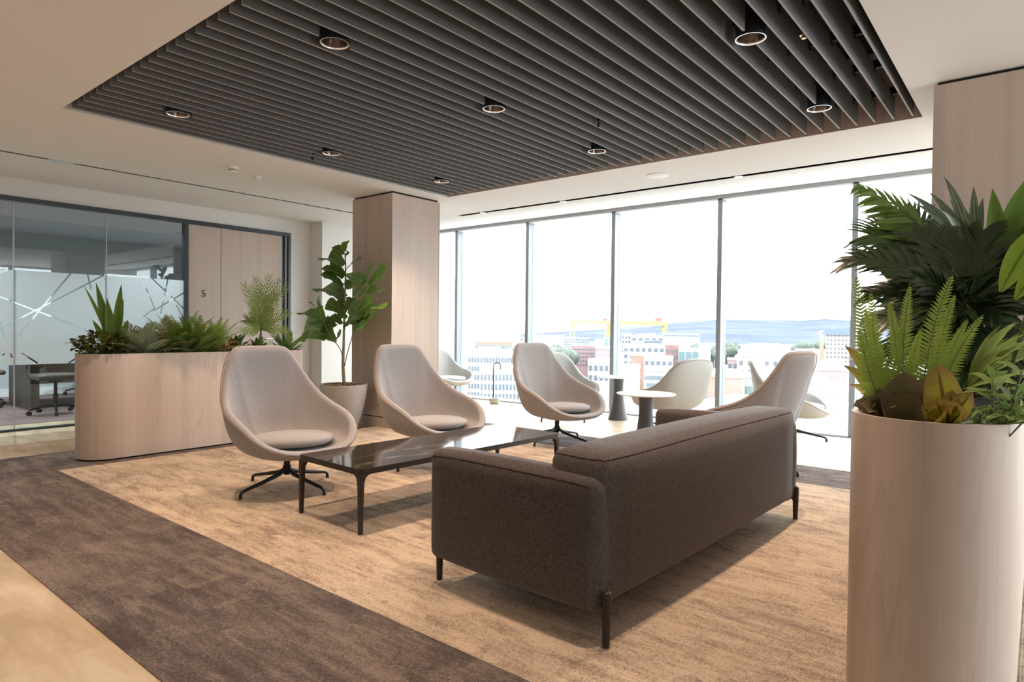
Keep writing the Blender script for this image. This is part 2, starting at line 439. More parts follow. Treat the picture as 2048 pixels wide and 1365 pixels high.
# window wall: mullions, sill, head, panes
mxs = [-7.96+1.569*i for i in range(8)]
mb = MB()
win = empty('window_1', None, None); win['kind'] = 'structure'; 
for x in mxs:
    mb2 = MB().box(x, x+.06, YW, YW+.17, -.02, 2.95); mb2.build('mullion', M['mullion'], win)
MB().box(-8.45, XR, YW-.0, YW+.2, 0, .014).build('window_sill', M['mullion'], win)
MB().box(-8.45, XR, YW-.0, YW+.2, 2.885, 2.945).build('window_head', M['paint'], win)
for k, x in enumerate([-8.4]+mxs):
    x1 = (mxs+[XR])[k]
    MB().box(x+.06 if k else x, x1, YW+.10, YW+.112, .035, 2.89).build('window_pane', M['glass'], win)
M['track'] = plain('track_grey', (.30, .31, .32), .6)
for yy in (-.10, -.15): MB().box(-8.45, XR, YW+yy, YW+yy+.010, 2.88, 2.915).build('blind_track', M['track'], win)
MB().box(-8.45, XR, YW-.06, YW-.05, 0, .012).build('floor_grille', M['mullion'], win)
win2 = empty('window_2', None, None); win2['kind'] = 'structure'
for k in range(3, 7):
    y = -2.8+1.569*k
    MB().box(XR, XR+.15, y, y+.06, 0, 2.75).build('mullion', M['mullion'], win2)
    MB().box(XR+.08, XR+.09, y+.06, y+1.569, .03, 2.75).build('window_pane', M['glass'], win2)
MB().box(XR, XR+.15, 1.907, 8.3, 0, .035).build('window_sill', M['mullion'], win2)

# ------------------------------------------------------------------ columns
def column(name, label, x0, x1, y0, y1, panel_y=False):
    c = empty(name, label, 'column', ((x0+x1)/2, (y0+y1)/2, 0)); c['kind'] = 'structure'
    hx, hy = (x1-x0)/2, (y1-y0)/2
    MB().box(-hx+.02, hx-.02, -hy+.02, hy-.02, 0, ZC).build('core', M['dark_gap'], c)
    # veneer panels: two per face separated by open joints at the corners
    for (a0, a1, b0, b1) in ((-hx, hx-.012, -hy, -hy+.02), (hx-.02, hx, -hy+.004, hy-.012), (-hx+.012, hx, hy-.02, hy), (-hx, -hx+.02, -hy+.03, hy-.03)):
        MB().box(a0, a1, b0, b1, .13, ZC-.022).build('veneer_panel', M['wood'], c, bevel=.0015)
    MB().box(-hx, hx, -hy, hy, 0, .118).build('plinth', M['wood'], c, bevel=.002)
    MB().box(hx+.0, hx+.002, -hy-.0, -hy+.004, .13, ZC-.022).build('corner_bead', M['white_plastic'], c)
    return c
column('column', 'pale wood veneered square column behind the potted fig', -6.66, -5.905, 4.98, 5.75)
column('column', 'wood veneered column behind the tall planting at the right edge', -.562, .45, 4.91, 5.70)

# ------------------------------------------------------------------ partition with meeting room
part = empty('glazed_partition', 'frameless glass partition with frosted line patterned film and charcoal frame', 'partition')
X0 = XL
fr = MB()
fr.box(X0-.05, X0+.03, -1.5, 5.435, 2.548, 2.60)
fr.box(X0-.05, X0+.03, -1.5, 3.87, 0, .022)
fr.box(X0-.05, X0+.03, 3.872, 3.925, 0, 2.55)
fr.box(X0-.05, X0+.03, 5.395, 5.435, 0, 2.55)
fr.build('frame', M['frame'], part)
MB().box(X0-.04, X0+.0, 5.36, 5.39, 0, 2.55).build('door_jamb', M['mullion'], part)
MB().box(X0-.05, X0-.03, 5.30, 5.36, 0, 2.55).build('door_jamb', M['frame'], part)
gy = [-1.5, -.6, .72, 2.046, 2.961, 3.872]
for i in range(len(gy)-1):
    MB().box(X0-.012, X0, gy[i]+.003, gy[i+1]-.003, .022, 2.55).build('glass_pane', M['glass_p'], part)
M['joint'] = plain('glass_joint', (.42, .47, .48), .3)
for y in gy[1:-1]:
    MB().box(X0-.014, X0+.002, y-.006, y+.006, .022, 2.55).build('glass_joint', M['joint'], part)
# film with clear lines cut out of it
bm = bmesh.new()
fz0, fz1 = .738, 1.79
q = [bm.verts.new((X0+.004, y, z)) for y, z in ((-1.5, fz0), (3.87, fz0), (3.87, fz1), (-1.5, fz1))]
bm.faces.new(q)
lines = [((0, 594), (174, 661)), ((0, 658), (211, 549)), ((144, 544), (34, 675)), ((174, 545), (182, 579)), ((0, 545), (24, 538)),
         ((0, 640), (12, 685)), ((0, 719), (12, 703)), ((18, 700), (24, 716)), ((38, 703), (75, 727)), ((137, 727), (150, 718)),
         ((280, 549), (309, 617)), ((309, 617), (286, 634)), ((296, 550), (330, 582)), ((330, 582), (368, 618)), ((336, 556), (321, 628)), ((368, 586), (306, 622)), ((352, 610), (368, 640))]
for p, q2 in lines:
    a = atX(*p, X0); c = atX(*q2, X0)
    A = Vector((a.y, a.z)); Cc = Vector((c.y, c.z)); d = (Cc-A).normalized(); n = Vector((-d.y, d.x)); Ln = (Cc-A).length
    hw = .0085
    for s in (hw, -hw):
        bmesh.ops.bisect_plane(bm, geom=bm.verts[:]+bm.edges[:]+bm.faces[:], plane_co=(X0, A.x+n.x*s, A.y+n.y*s), plane_no=(0, n.x, n.y))
    for e, sgn in ((A, 0), (Cc, Ln)):
        bmesh.ops.bisect_plane(bm, geom=bm.verts[:]+bm.edges[:]+[f for f in bm.faces if abs((Vector(f.calc_center_median()[1:])-A).dot(n)) < hw], plane_co=(X0, e.x, e.y), plane_no=(0, d.x, d.y))
    kill = []
    for f in bm.faces:
        cc = Vector(f.calc_center_median()[1:])-A
        if abs(cc.dot(n)) < hw and 0 < cc.dot(d) < Ln: kill.append(f)
    bmesh.ops.delete(bm, geom=kill, context='FACES')
me = bpy.data.meshes.new('frosted_film'); bm.to_mesh(me); bm.free(); me.materials.append(M['film'])
o = bpy.data.objects.new('frosted_film', me); COL.objects.link(o); o.parent = part
# door with its number
door = empty('door_1', None, None, (X0, 4.64, 0)); door['kind'] = 'structure'
MB().box(-.04, .004, 3.927-4.64, 4.372-4.64, .005, 2.545).build('side_panel', M['wood_door'], door, bevel=.0015)
MB().box(-.04, .004, 4.38-4.64, 5.30-4.64, .005, 2.545).build('door_leaf', M['wood_door'], door, bevel=.0015)
hd = MB(); hd.tube([(.004, .50, 1.02), (.05, .50, 1.02), (.05, .38, 1.02)], .009); hd.build('door_handle', M['steel'], door, smooth=True)
fc = bpy.data.curves.new('room_number', 'FONT'); fc.body = '5'; fc.size = .135; fc.extrude = .002; fc.align_x = 'CENTER'; fc.align_y = 'CENTER'
tmp = bpy.data.objects.new('room_number', fc); COL.objects.link(tmp); bpy.context.view_layer.update()
me = bpy.data.meshes.new_from_object(tmp); bpy.data.objects.remove(tmp); me.materials.clear(); me.materials.append(M['frame'])
fo = bpy.data.objects.new('room_number', me); COL.objects.link(fo)
fo.location = (X0+.008, 4.136, 1.628); fo.rotation_euler = (R(90), 0, R(90))
tag(fo, 'dark numeral 5 fixed on the wooden panel beside the door', 'door number')

# meeting room behind the glass
M['mr_wall'] = plain('meeting_room_wall', (.50, .54, .56), .9)
M['mr_ceil'] = plain('meeting_room_ceiling', (.60, .64, .66), .9)
M['mr_carpet'] = plain('plum_carpet', (.20, .13, .125), .95, var=.25, vs=30)
mb = MB(); mb.box(-13.1, -13.0, YB, 6, 0, 2.75); mb.box(-13, XL-.12, 5.9, 6.0, 0, 2.75)
struct('wall_meeting_room', mb, M['mr_wall'])
struct('ceiling_meeting_room', MB().box(-13.1, XL-.06, YB, 6, 2.70, 2.8), M['mr_ceil'])
struct('floor_meeting_room', MB().box(-13, XL-.55, YB, 5.9, 0, .004), M['mr_carpet'])
struct('baseboard_meeting_room', MB().box(-13, -12.98, YB, 5.9, 0, .12), M['paint'])
M['mr_table'] = plain('smoked_oak', (.085, .062, .048), .5, var=.2, vs=20)
tb = empty('meeting_table', 'dark wooden meeting table with modesty panel behind the glass partition', 'table', (-11.35, 3.75, 0))
MB().box(-.65, .65, -1.12, 1.3, .72, .75).build('table_top', M['mr_table'], tb, bevel=.004)
MB().box(.55, .58, -1.07, 1.2, .36, .72).build('modesty_panel', M['mr_table'], tb)
for yy in (-1.06, 1.1): MB().box(-.5, .58, yy, yy+.10, 0.004, .719).build('leg', M['mr_table'], tb)
def office_chair(label, x, y, rz):
    t = empty('office_chair', label, 'chair', (x, y, .004), rz, 'office chairs around the meeting table')
    MB().lathe([(.03, .10), (.03, .27), (.02, .27), (.02, .42), (.09, .43), (.09, .46)], 14).build('gas_lift', M['bronze'], t, smooth=True)
    for k in range(5):
        a = 2*PI*k/5+.3
        l = MB().tube([(0, 0, .12), (.15*math.cos(a), .15*math.sin(a), .115), (.30*math.cos(a), .30*math.sin(a), .075)], [.028, .02, .015], 8).build('leg', M['bronze'], t, smooth=True)
        c = MB().tube([(.30*math.cos(a)-.02*math.sin(a), .30*math.sin(a)+.02*math.cos(a), .03), (.30*math.cos(a)+.02*math.sin(a), .30*math.sin(a)-.02*math.cos(a), .03)], .03, 14)
        c.build('castor', M['black'], l, smooth=True)
    MB().rbox(-.23, .25, -.24, .24, .46, .53, .03, .01).build('seat', M['mr_table'], t, smooth=True)
    MB().rbox(-.29, -.24, -.22, .22, .58, 1.05, .025, .01).build('backrest', M['mr_table'], t, smooth=True)
    for s in (-1, 1):
        MB().tube(smooth_path([(-.22, .26*s, .47), (.0, .29*s, .50), (.1, .29*s, .62), (.02, .29*s, .68), (-.2, .28*s, .66)], 4), .013, 8).build('armrest', M['bronze'], t, smooth=True)
    return t
office_chair('dark office chair on castors behind the glass, nearest the wooden planter', -10.12, 2.80, R(185))
office_chair('dark office chair on castors behind the glass at the left edge', -11.6, 2.30, R(90))
office_chair('dark office chair on the far side of the meeting table', -12.5, 3.9, R(10))

for k, (x, y) in enumerate(((-11.3, .2), (-11.3, 2.6), (-11.3, 4.6), (-9.7, 1.4), (-9.7, 3.6))):
    t = MB().lathe([(.06, -.006), (.05, -.002)], 24, (x, y, 2.70), cap=False).build('meeting_room_fill_light', M['steel'], smooth=True)
    tag(t, 'small ceiling ring at an added fill light in the meeting room behind the glass', 'ceiling light', 'added meeting room fill lights')
    lamp_light('meeting_room_fill_beam', x, y, 2.69, 80, 150, (.90, .96, 1))  # added spots that brighten the meeting room, no fitting is known there
# ------------------------------------------------------------------ baffle ceiling and its lights
PITCH_ = .1237; bx = [-.766-PITCH_*k for k in range(40)]
LX = [bx[4], bx[19], bx[35]]; LY = [2.20, 3.57, 4.98]
baf = empty('baffle_ceiling', 'suspended ceiling raft of grey felt baffles on black rails', 'ceiling raft', ((RX0+RX1)/2, (RY0+RY1)/2, ZC))
def baffle(k):
    x = bx[k]-(RX0+RX1)/2; y0, y1 = 1.655-(RY0+RY1)/2, 5.58-(RY0+RY1)/2
    mb = MB(); cuts = []
    for lx in LX:
        if abs(bx[k]-lx) < .05:
            cuts = [(ly-(RY0+RY1)/2-.105, ly-(RY0+RY1)/2+.105) for ly in LY]
    ys = [y0]+[v for c in cuts for v in c]+[y1]
    for i in range(0, len(ys), 2): mb.box(x-.006, x+.006, ys[i], ys[i+1], .002, .165)
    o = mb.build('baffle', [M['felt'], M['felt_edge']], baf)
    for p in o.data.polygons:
        if abs(p.normal.x) < .5: p.material_index = 1      # edges and ends of each board take a paler grey
    return o
for k in range(40): baffle(k)
for y in (5.42, 4.82, 4.22, 3.62, 3.02, 2.42, 1.82):
    mb = MB(); yy = y-(RY0+RY1)/2
    mb.box(RX0-(RX0+RX1)/2, RX1-(RX0+RX1)/2, yy-.012, yy+.012, .14, .19)
    for k in range(40): x = bx[k]-(RX0+RX1)/2; mb.box(x-.011, x+.011, yy-.016, yy+.016, .118, .17)
    mb.build('support_rail', M['rail'], baf)
def downlight(label, x, y, first=[]):
    if not first:
        t = empty('downlight', label, 'ceiling light', (x, y, ZC), 0, 'black cylinder downlights among the baffles')
        MB().lathe([(0, .185), (.079, .185), (.079, 0), (.074, 0), (.074, .05)], 36, cap=False).build('housing', M['rail'], t, smooth=True)
        MB().lathe([(.080, -.001), (.081, -.004), (.075, -.004), (.073, 0), (.073, .006)], 40, cap=False).build('trim_ring', M['steel'], t, smooth=True)
        MB().lathe([(.0725, .004), (.068, .03), (.052, .062), (.0, .078)], 32, cap=False).build('reflector', M['lens'], t, smooth=True)
        first.append(t)
    else:
        t = copy_tree(first[0]); t.location = (x, y, ZC)
    t['label'] = label
    lamp_light('downlight_beam', x, y, ZC+.062)
names = {(0, 1): 'black downlight in the baffles near the sprinkler at the upper right',
         (0, 2): 'black downlight nearest the far right corner of the baffles',
         (1, 0): 'nearest black downlight, upper left of the middle of the baffles',
         (1, 1): 'black downlight in the very middle of the baffle ceiling',
         (1, 2): 'black downlight at the middle of the window side of the baffles',
         (2, 0): 'leftmost black downlight, close to the ceiling edge beside the partition',
         (2, 1): 'black downlight above and in front of the fig, second from the left edge',
         (2, 2): 'farthest small black downlight beside the wooden column top',
         (0, 0): 'black downlight at the near right corner of the baffles'}
for i, x in enumerate(LX):
    for j, y in enumerate(LY): downlight(names[(i, j)], x, y)
# unseen copies of the fitting, added to brighten the near floor and walkway
for x, y in ((-2.6, .0), (-4.8, .2), (-3.4, -1.6), (-6.2, -1.0), (-8.05, .75)):
    t = copy_tree(bpy.data.objects['downlight']); t.location = (x, y, ZC-.10); t['label'] = 'unseen black downlight added over the walkway for fill light'; t['group'] = 'added walkway fill downlights'
    lamp_light('downlight_beam', x, y, ZC-.04, LAMP*.8)
# sprinklers, detectors
def sprinkler(label, x, y, z, mat, L=.1):
    t = empty('sprinkler', label, 'sprinkler', (x, y, z))
    MB().tube([(0, 0, .10), (0, 0, .10+L)], .006, 8).build('drop_pipe', M['rail'], t, smooth=True)
    MB().lathe([(.0, .0), (.012, .0), (.012, .025), (.006, .03), (.006, .045), (.014, .048), (.014, .062), (.010, .066), (.010, .1)], 14).build('head', mat, t, smooth=True)
    MB().lathe([(0, .014), (.022, .016), (.022, .019), (0, .019)], 16).build('deflector', mat, t, smooth=True)
p = atZ(1608, 55, 2.86); sprinkler('brass sprinkler head hanging between the baffles at the upper right', p.x, p.y, 2.80, M['brass'], .25)
p = atZ(1197, 252, 2.78); sprinkler('small dark sprinkler poking below the baffles near the window side light', p.x, p.y, 2.77, M['rail'])
p = atZ(625, 318, 2.78); sprinkler('small dark sprinkler poking below the baffles near their left edge', p.x, p.y, 2.77, M['rail'])
def detector(label, px, py, r, h, mat):
    p = atZ(px, py, ZC); t = empty('smoke_detector', label, 'smoke detector', (p.x, p.y, ZC))
    MB().lathe([(r, 0), (r, -h*.35), (r*.9, -h*.45)], 28).build('base', mat, t, smooth=True)
    MB().lathe([(r*.78, -h*.45), (r*.78, -h*.62), (r*.7, -h*.7)], 28).build('smoke_chamber', M['dark_gap'] if h > .05 else mat, t, smooth=True)
    MB().lathe([(r*.86, -h*.5), (r*.86, -h*.56), (r*.7, -h*.58)], 28).build('louvre', mat, t, smooth=True)
    MB().lathe([(r*.8, -h*.66), (r*.72, -h*.85), (r*.4, -h), (0, -h)], 28).build('cap', mat, t, smooth=True)
detector('white round smoke detector with dark slots on the ceiling', 466, 334, .055, .06, M['white_plastic'])
detector('smaller flat white detector beside the slotted one', 515, 353, .04, .035, M['white_plastic'])
p = atZ(1315, 351, ZC); t = MB().lathe([(.115, 0), (.115, -.006), (.10, -.012), (0, -.013)], 36, (p.x, p.y, ZC)).build('ceiling_speaker', M['white_plastic'], smooth=True)
tag(t, 'flat white round speaker in the ceiling by the window slot', 'speaker')
for px, py, lab in ((1478, 354, 'round silver disc fixed in the long slot at its right'), (1133, 405, 'small silver fitting in the middle of the window slot'), (967, 426, 'small silver fitting near the left end of the window slot')):
    p = atZ(px, py, ZC); t = MB().lathe([(.045, .004), (.045, -.004), (.035, -.008), (.0, -.03 if 'middle' in lab else -.009)], 24, (p.x, 6.68, ZC)).build('slot_fitting', M['steel'], smooth=True)
    tag(t, lab, 'ceiling fitting')
for yy, lab in ((2.02, 'pale sprinkler fitting in the slot above the partition'), (4.9, 'grey fitting in the partition slot near the column')):
    t = MB().box(SX0-.004, SX1+.004, yy, yy+.22, ZC-.004, ZC+.02).build('slot_fitting', M['steel'] if yy < 3 else M['mullion']); tag(t, lab, 'ceiling fitting')

# ------------------------------------------------------------------ lounge chairs
def catmull(ctrl, n):
    return smooth_path(ctrl, n)
RIM_HIGH = [(-.455, 0, 1.045), (-.45, .15, 1.045), (-.43, .225, 1.022), (-.395, .275, .94), (-.325, .325, .82), (-.22, .372, .70), (-.09, .408, .62), (.06, .425, .570), (.20, .415, .515), (.31, .365, .43), (.385, .27, .365), (.425, .14, .335), (.432, 0, .328)]
RIM_LOW = [(-.375, 0, .895), (-.37, .15, .885), (-.345, .25, .855), (-.29, .32, .78), (-.21, .352, .68), (-.11, .368, .59), (.01, .382, .535), (.13, .392, .51), (.24, .376, .475), (.32, .325, .425), (.375, .24, .385), (.405, .13, .36), (.41, 0, .355)]
def make_chair(name, rim, fab, pip, label, group, high):
    t = empty(name, label, 'armchair', (0, 0, .004), 0, group)
    half = catmull(rim, 3)
    full = half + [Vector((p.x, -p.y, p.z)) for p in reversed(half[1:-1])]
    n = len(full); nv = 11; vs = []; fs = []
    z0 = .292; inner = []
    rows = []
    for p in full:
        az = math.atan2(p.y, p.x); rr = math.hypot(p.x, p.y); d = Vector((math.cos(az), math.sin(az), 0))
        hgt = p.z-z0; k = min(1, max(0, (p.z-.5)/.5))
        rc = (rr*.98)*(1-k)+(.31+.12*(rr-.3))*k
        P0 = d*.10+Vector((0, 0, z0)); P1 = d*rc*.92+Vector((0, 0, z0-.005)); P2 = d*rc+Vector((0, 0, z0+hgt*(.30 if k < .01 else .30))); P3 = p
        row = []
        for i in range(nv+1):
            s = i/nv; s = s**.85
            row.append(P0*(1-s)**3+P1*3*s*(1-s)**2+P2*3*s*s*(1-s)+P3*s**3)
        rows.append(row)
    for row in rows: vs += row
    for j in range(n):
        a = j*(nv+1); b = ((j+1) % n)*(nv+1)
        for i in range(nv): fs.append((a+i, a+i+1, b+i+1, b+i))
    c = len(vs); vs.append(Vector((0, 0, z0)))
    for j in range(n): fs.append((c, j*(nv+1), ((j+1) % n)*(nv+1)))
    MB().add(vs, fs).build('shell', fab, t, smooth=180, solid=.056, sub=1)
    # piping runs on the outside just below the rolled rim
    ring = []
    for row in rows:
        d = (row[-1]-row[-2]).normalized(); out = Vector((row[-1].x, row[-1].y, 0)).normalized()
        nrm = (out-d*out.dot(d)); nrm = nrm.normalized() if nrm.length > .05 else Vector((0, 0, -1))
        ring.append(row[-1]-d*.022+nrm*.0285)
    ring.append(ring[0]); 
    MB().tube(ring, .0032, 6, cap=False).build('piping', pip, t, smooth=True)
    # seat cushion, a rounded disc resting in the bowl
    prof = [(0, 0), (.17, .0), (.235, .008), (.262, .025), (.268, .042), (.258, .058), (.225, .072), (.15, .083), (.06, .088), (0, .089)]
    Mx = Matrix.Translation((.055, 0, .330)) @ Matrix.Rotation(R(-2), 4, 'Y') @ Matrix.Diagonal((1.16, 1.16, 1.02, 1))
    MB().lathe(prof, 40, M=Mx).build('seat_cushion', fab, t, smooth=60)
    # swivel column and four-star base
    MB().lathe([(.055, .275), (.034, .268), (.024, .25), (.023, .17), (.030, .165), (.030, .115), (.022, .10), (0, .095)], 24).build('swivel_column', M['black'], t, smooth=True)
    for k in range(4):
        a = R(12)+k*PI/2; ca, sa = math.cos(a), math.sin(a)
        pts = [(.012, .165), (.03, .135), (.07, .112), (.20, .082), (.36, .050), (.385, .040), (.392, .022), (.392, .0)]
        rad = [.012, .015, .016, .014, .0115, .0115, .0115, .013]
        MB().tube([(r*ca, r*sa, z) for r, z in pts], rad, 10).build('leg', M['black'], t, smooth=True)
    return t
hi = make_chair('lounge_chair', RIM_HIGH, M['chair'], M['piping'], '', 'high backed lounge chairs', True)
def place(proto, first, x, y, deg, label, base=0):
    o = proto if first else copy_tree(proto)
    o.location = (x, y, .004 if y < 6.12 else 0); o.rotation_euler.z = R(deg); o['label'] = label
    return o
place(hi, True, -4.30, 2.64, -4, 'high backed oatmeal lounge chair nearest the camera, before the planter')
place(hi, False, -4.16, 3.93, -4, 'high backed oatmeal lounge chair beside the concrete pot')
place(hi, False, -3.96, 5.61, -12, 'high backed pale lounge chair beyond the far end of the coffee table')
place(hi, False, -1.92, 5.60, 168, 'high backed lounge chair turned away behind the far end of the sofa')
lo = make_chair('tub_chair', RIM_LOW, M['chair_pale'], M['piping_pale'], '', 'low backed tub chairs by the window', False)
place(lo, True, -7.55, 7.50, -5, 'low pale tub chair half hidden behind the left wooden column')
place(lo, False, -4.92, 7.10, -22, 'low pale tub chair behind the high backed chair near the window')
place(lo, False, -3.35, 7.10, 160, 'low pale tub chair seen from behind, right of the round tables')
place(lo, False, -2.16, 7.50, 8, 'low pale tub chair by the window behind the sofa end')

# ------------------------------------------------------------------ sofa
sofa = empty('sofa', 'long umber woven sofa with rounded arms and bronze legs', 'sofa', (-1.25, 2.06, .004), R(-2.0))
# local: x points to the room (negative = front), y along the sofa
BT = .715
from mathutils.bvhtree import BVHTree
def cush(name, *a, r=.055, bulge=.012):
    mb = MB().rbox(*a, r, bulge, 14); o = mb.build(name, M['sofa'], sofa, smooth=60)
    return BVHTree.FromPolygons([Vector(v) for v in mb.v], mb.f)
bvh_back = cush('backrest', -.295, -.012, .045, 2.225, .125, BT, r=.06, bulge=.02)
bvh_arm = cush('armrest', -.965, -.028, .0, .15, .115, .63, r=.045, bulge=.012)
cush('armrest', -.985, -.03, 2.17, 2.32, .115, .63, r=.045, bulge=.012)
cush('seat_base', -.93, -.2, .14, 2.18, .14, .28, r=.04, bulge=0)
for y0, y1 in ((.155, 1.155), (1.165, 2.165)): cush('seat_cushion', -.95, -.27, y0, y1, .28, .43, r=.05, bulge=.015)
sm = plain('sofa_seam', (.03, .016, .01), .9)
seam = MB()
def seamline(pts, bvh):
    q = [bvh.find_nearest(p) for p in smooth_path(pts, 8)]
    seam.tube([c[0]+c[1]*.0006 for c in q], .0024, 5)
seamline([(-.262, .068, BT-.026), (-.15, .048, BT-.014), (-.08, .054, BT-.018), (-.034, .075, BT-.024)], bvh_back)
seamline([(-.034, .075, BT-.024), (-.018, .3, BT-.018), (-.012, 1.16, BT-.008), (-.018, 2.0, BT-.018), (-.03, 2.20, BT-.024)], bvh_back)
seam.build('seam', sm, sofa, smooth=True)
seam = MB()
seamline([(-.955, .004, .595), (-.8, -.003, .61), (-.52, -.004, .612), (-.2, -.003, .61), (-.06, .004, .600)], bvh_arm)
seam.build('seam', sm, sofa, smooth=True)
def sofa_leg(x, y, sx, sy):
    mb = MB(); mb.tube([(x, y, 0), (x, y, .10), (x, y, .18), (x, y, .204), (x, y, .212)], [.014, .017, .019, .017, .008], 14)
    mb.tube(smooth_path([(x, y, .10), (x-sx*.012, y+sy*.01, .135), (x-sx*.04, y+sy*.03, .15)], 4), [.012]*9, 8)
    mb.build('leg', M['bronze'], sofa, smooth=True)
sofa_leg(.004, .04, 1, 1); sofa_leg(-.02, 2.27, 1, -1)
sofa_leg(-.945, .06, -1, 1); sofa_leg(-.95, 2.26, -1, -1)

# ------------------------------------------------------------------ coffee table
ct = empty('coffee_table', 'low rectangular coffee table with glossy dark marble top and bronze legs', 'coffee table', (-3.29, 3.25, .004), R(-2.4))
TW, TL, TZ = .335, .935, .378
def rrect(hx, hy, r, n=6):
    out = []
    for cx, cy, a0 in ((hx-r, hy-r, 0), (-hx+r, hy-r, 90), (-hx+r, -hy+r, 180), (hx-r, -hy+r, 270)):
        for k in range(n+1):
            a = R(a0+90*k/n); out.append((cx+r*math.cos(a), cy+r*math.sin(a)))
    return out
MB().prism(rrect(TW-.004, TL-.004, .026), TZ-.012, TZ).build('table_top', M['marble'], ct)
outer = rrect(TW, TL, .03); innr = rrect(TW-.022, TL-.022, .012)
mb = MB(); n = len(outer)
vs = [(x, y, TZ-.001) for x, y in outer]+[(x, y, TZ-.034) for x, y in outer]+[(x, y, TZ-.034) for x, y in innr]+[(x, y, TZ-.013) for x, y in innr]
inr2 = rrect(TW-.004, TL-.004, .026); vs += [(x, y, TZ-.001) for x, y in inr2]; vs += [(x, y, TZ-.013) for x, y in inr2]
fs = []
for i in range(n):
    j = (i+1) % n
    fs += [(i+n, j+n, j, i), (i+2*n, j+2*n, j+n, i+n), (i+3*n, j+3*n, j+2*n, i+2*n), (i, j, j+4*n, i+4*n)]
mb.add(vs, fs).build('apron', M['bronze'], ct, smooth=True)
for sx in (-1, 1):
    for sy in (-1, 1):
        mb = MB(); x, y = sx*(TW-.0175), sy*(TL-.0175)
        secs = [(0, .0125), (.25, .0155), (.30, .0165), (.325, .021), (.34, .030), (.346, .044)]
        prev = None; vs = []
        for z, h in secs:
            ax, bx_ = (x+sx*.0165, x+sx*.0165-sx*2*h); ay, by_ = (y+sy*.0165, y+sy*.0165-sy*2*h)
            if z < .3: ax -= sx*.001; ay -= sy*.001
            vs += [(ax, ay, z), (bx_, ay, z), (bx_, by_, z), (ax, by_, z)]
        fs = [(3, 2, 1, 0)]
        for i in range(len(secs)-1):
            for k in range(4): fs.append((i*4+k, i*4+(k+1) % 4, i*4+4+(k+1) % 4, i*4+4+k))
        fs.append(tuple(len(vs)-4+k for k in range(4)))
        o = mb.add(vs, fs).build('leg', M['bronze'], ct, bevel=.004)
        # normals consistent
        bm = bmesh.new(); bm.from_mesh(o.data); bmesh.ops.recalc_face_normals(bm, faces=bm.faces[:]); bm.to_mesh(o.data); bm.free()

# ------------------------------------------------------------------ round side tables
def round_table(x, y, label, first=[]):
    if not first:
        t = empty('pedestal_table', label, 'side table', (x, y, 0), 0, 'round pedestal tables by the window')
        MB().lathe([(.0, .555), (.275, .560), (.288, .566), (.288, .572), (.283, .575), (0, .575)], 56).build('table_top', M['table_white'], t, smooth=True)
        MB().lathe([(.128, 0), (.130, .008), (.118, .06), (.098, .16), (.083, .24), (.072, .33), (.068, .40), (.069, .50), (.075, .555)], 40).build('cone_base', M['cone'], t, smooth=True)
        first.append(t)
    else: t = copy_tree(first[0]); t.location = (x, y, 0)
    t['label'] = label
round_table(-4.36, 7.58, 'round white pedestal table nearer the window, left of its twin')
round_table(-3.01, 5.78+.0, 'round white table on grey cone base just behind the sofa back')
round_table(-1.08, 7.35, 'round white pedestal table mostly hidden behind the right planter')

# hooked rod in a stone block
p = atZ(989, 808, .0)
hk = empty('hooked_rod', 'black hooked rod standing in a small pale stone block by the window', 'doorstop', (p.x, p.y, 0))
MB().rbox(-.075, .075, -.05, .05, 0, .095, .02, .004, 8).build('stone_block', plain('pale_stone', (.55, .53, .47), .9, var=.3, vs=40), hk, smooth=True)
pts = [(-.02, 0, .08), (-.02, 0, .60)]+[(.035-.055*math.cos(a), 0, .60+.055*math.sin(a)) for a in [R(v) for v in range(20, 181, 20)]]+[(.09, 0, .55)]
MB().tube(pts, .0085, 10).build('rod', M['black'], hk, smooth=True)
hk.rotation_euler.z = R(38)

# ------------------------------------------------------------------ planters
def planter(label, cx, y0, y1, r, h, soil_z):
    """stadium plan, long axis on y"""
    L = (y1-y0)/2-r; t = empty('planter', label, 'planter', (cx, (y0+y1)/2, .0))
    def stadium(rr, n=28):
        return [(rr*math.cos(a), L+rr*math.sin(a)) for a in [PI*k/n for k in range(n+1)]]+[(rr*math.cos(a), -L+rr*math.sin(a)) for a in [PI+PI*k/n for k in range(n+1)]]
    A = stadium(r); B = stadium(r-.016); n = len(A); z0 = .018
    vs = [(x, y, z0) for x, y in A]+[(x, y, h) for x, y in A]+[(x, y, h) for x, y in B]+[(x, y, z0) for x, y in B]
    fs = []
    for i in range(n):
        j = (i+1) % n
        fs += [(i, j, j+n, i+n), (i+n, j+n, j+2*n, i+2*n), (i+2*n, j+2*n, j+3*n, i+3*n)]
    MB().add(vs, fs).build('body', M['wood'], t, smooth=50)
    MB().prism(stadium(r-.03), .004, .025).build('plinth', M['dark_gap'], t)
    MB().prism(stadium(r-.0165), soil_z-.03, soil_z).build('soil', M['soil'], t)
    return t
PLX, PLH = -6.52, .94
planter('long pale wooden planter with rounded ends in front of the glass partition', PLX, 1.955, 4.15, .225, PLH, .89)
PRX = -.266
planter('tall pale wooden planter with rounded end at the right foreground', PRX, 2.215, 4.6, .225, PLH, .87)

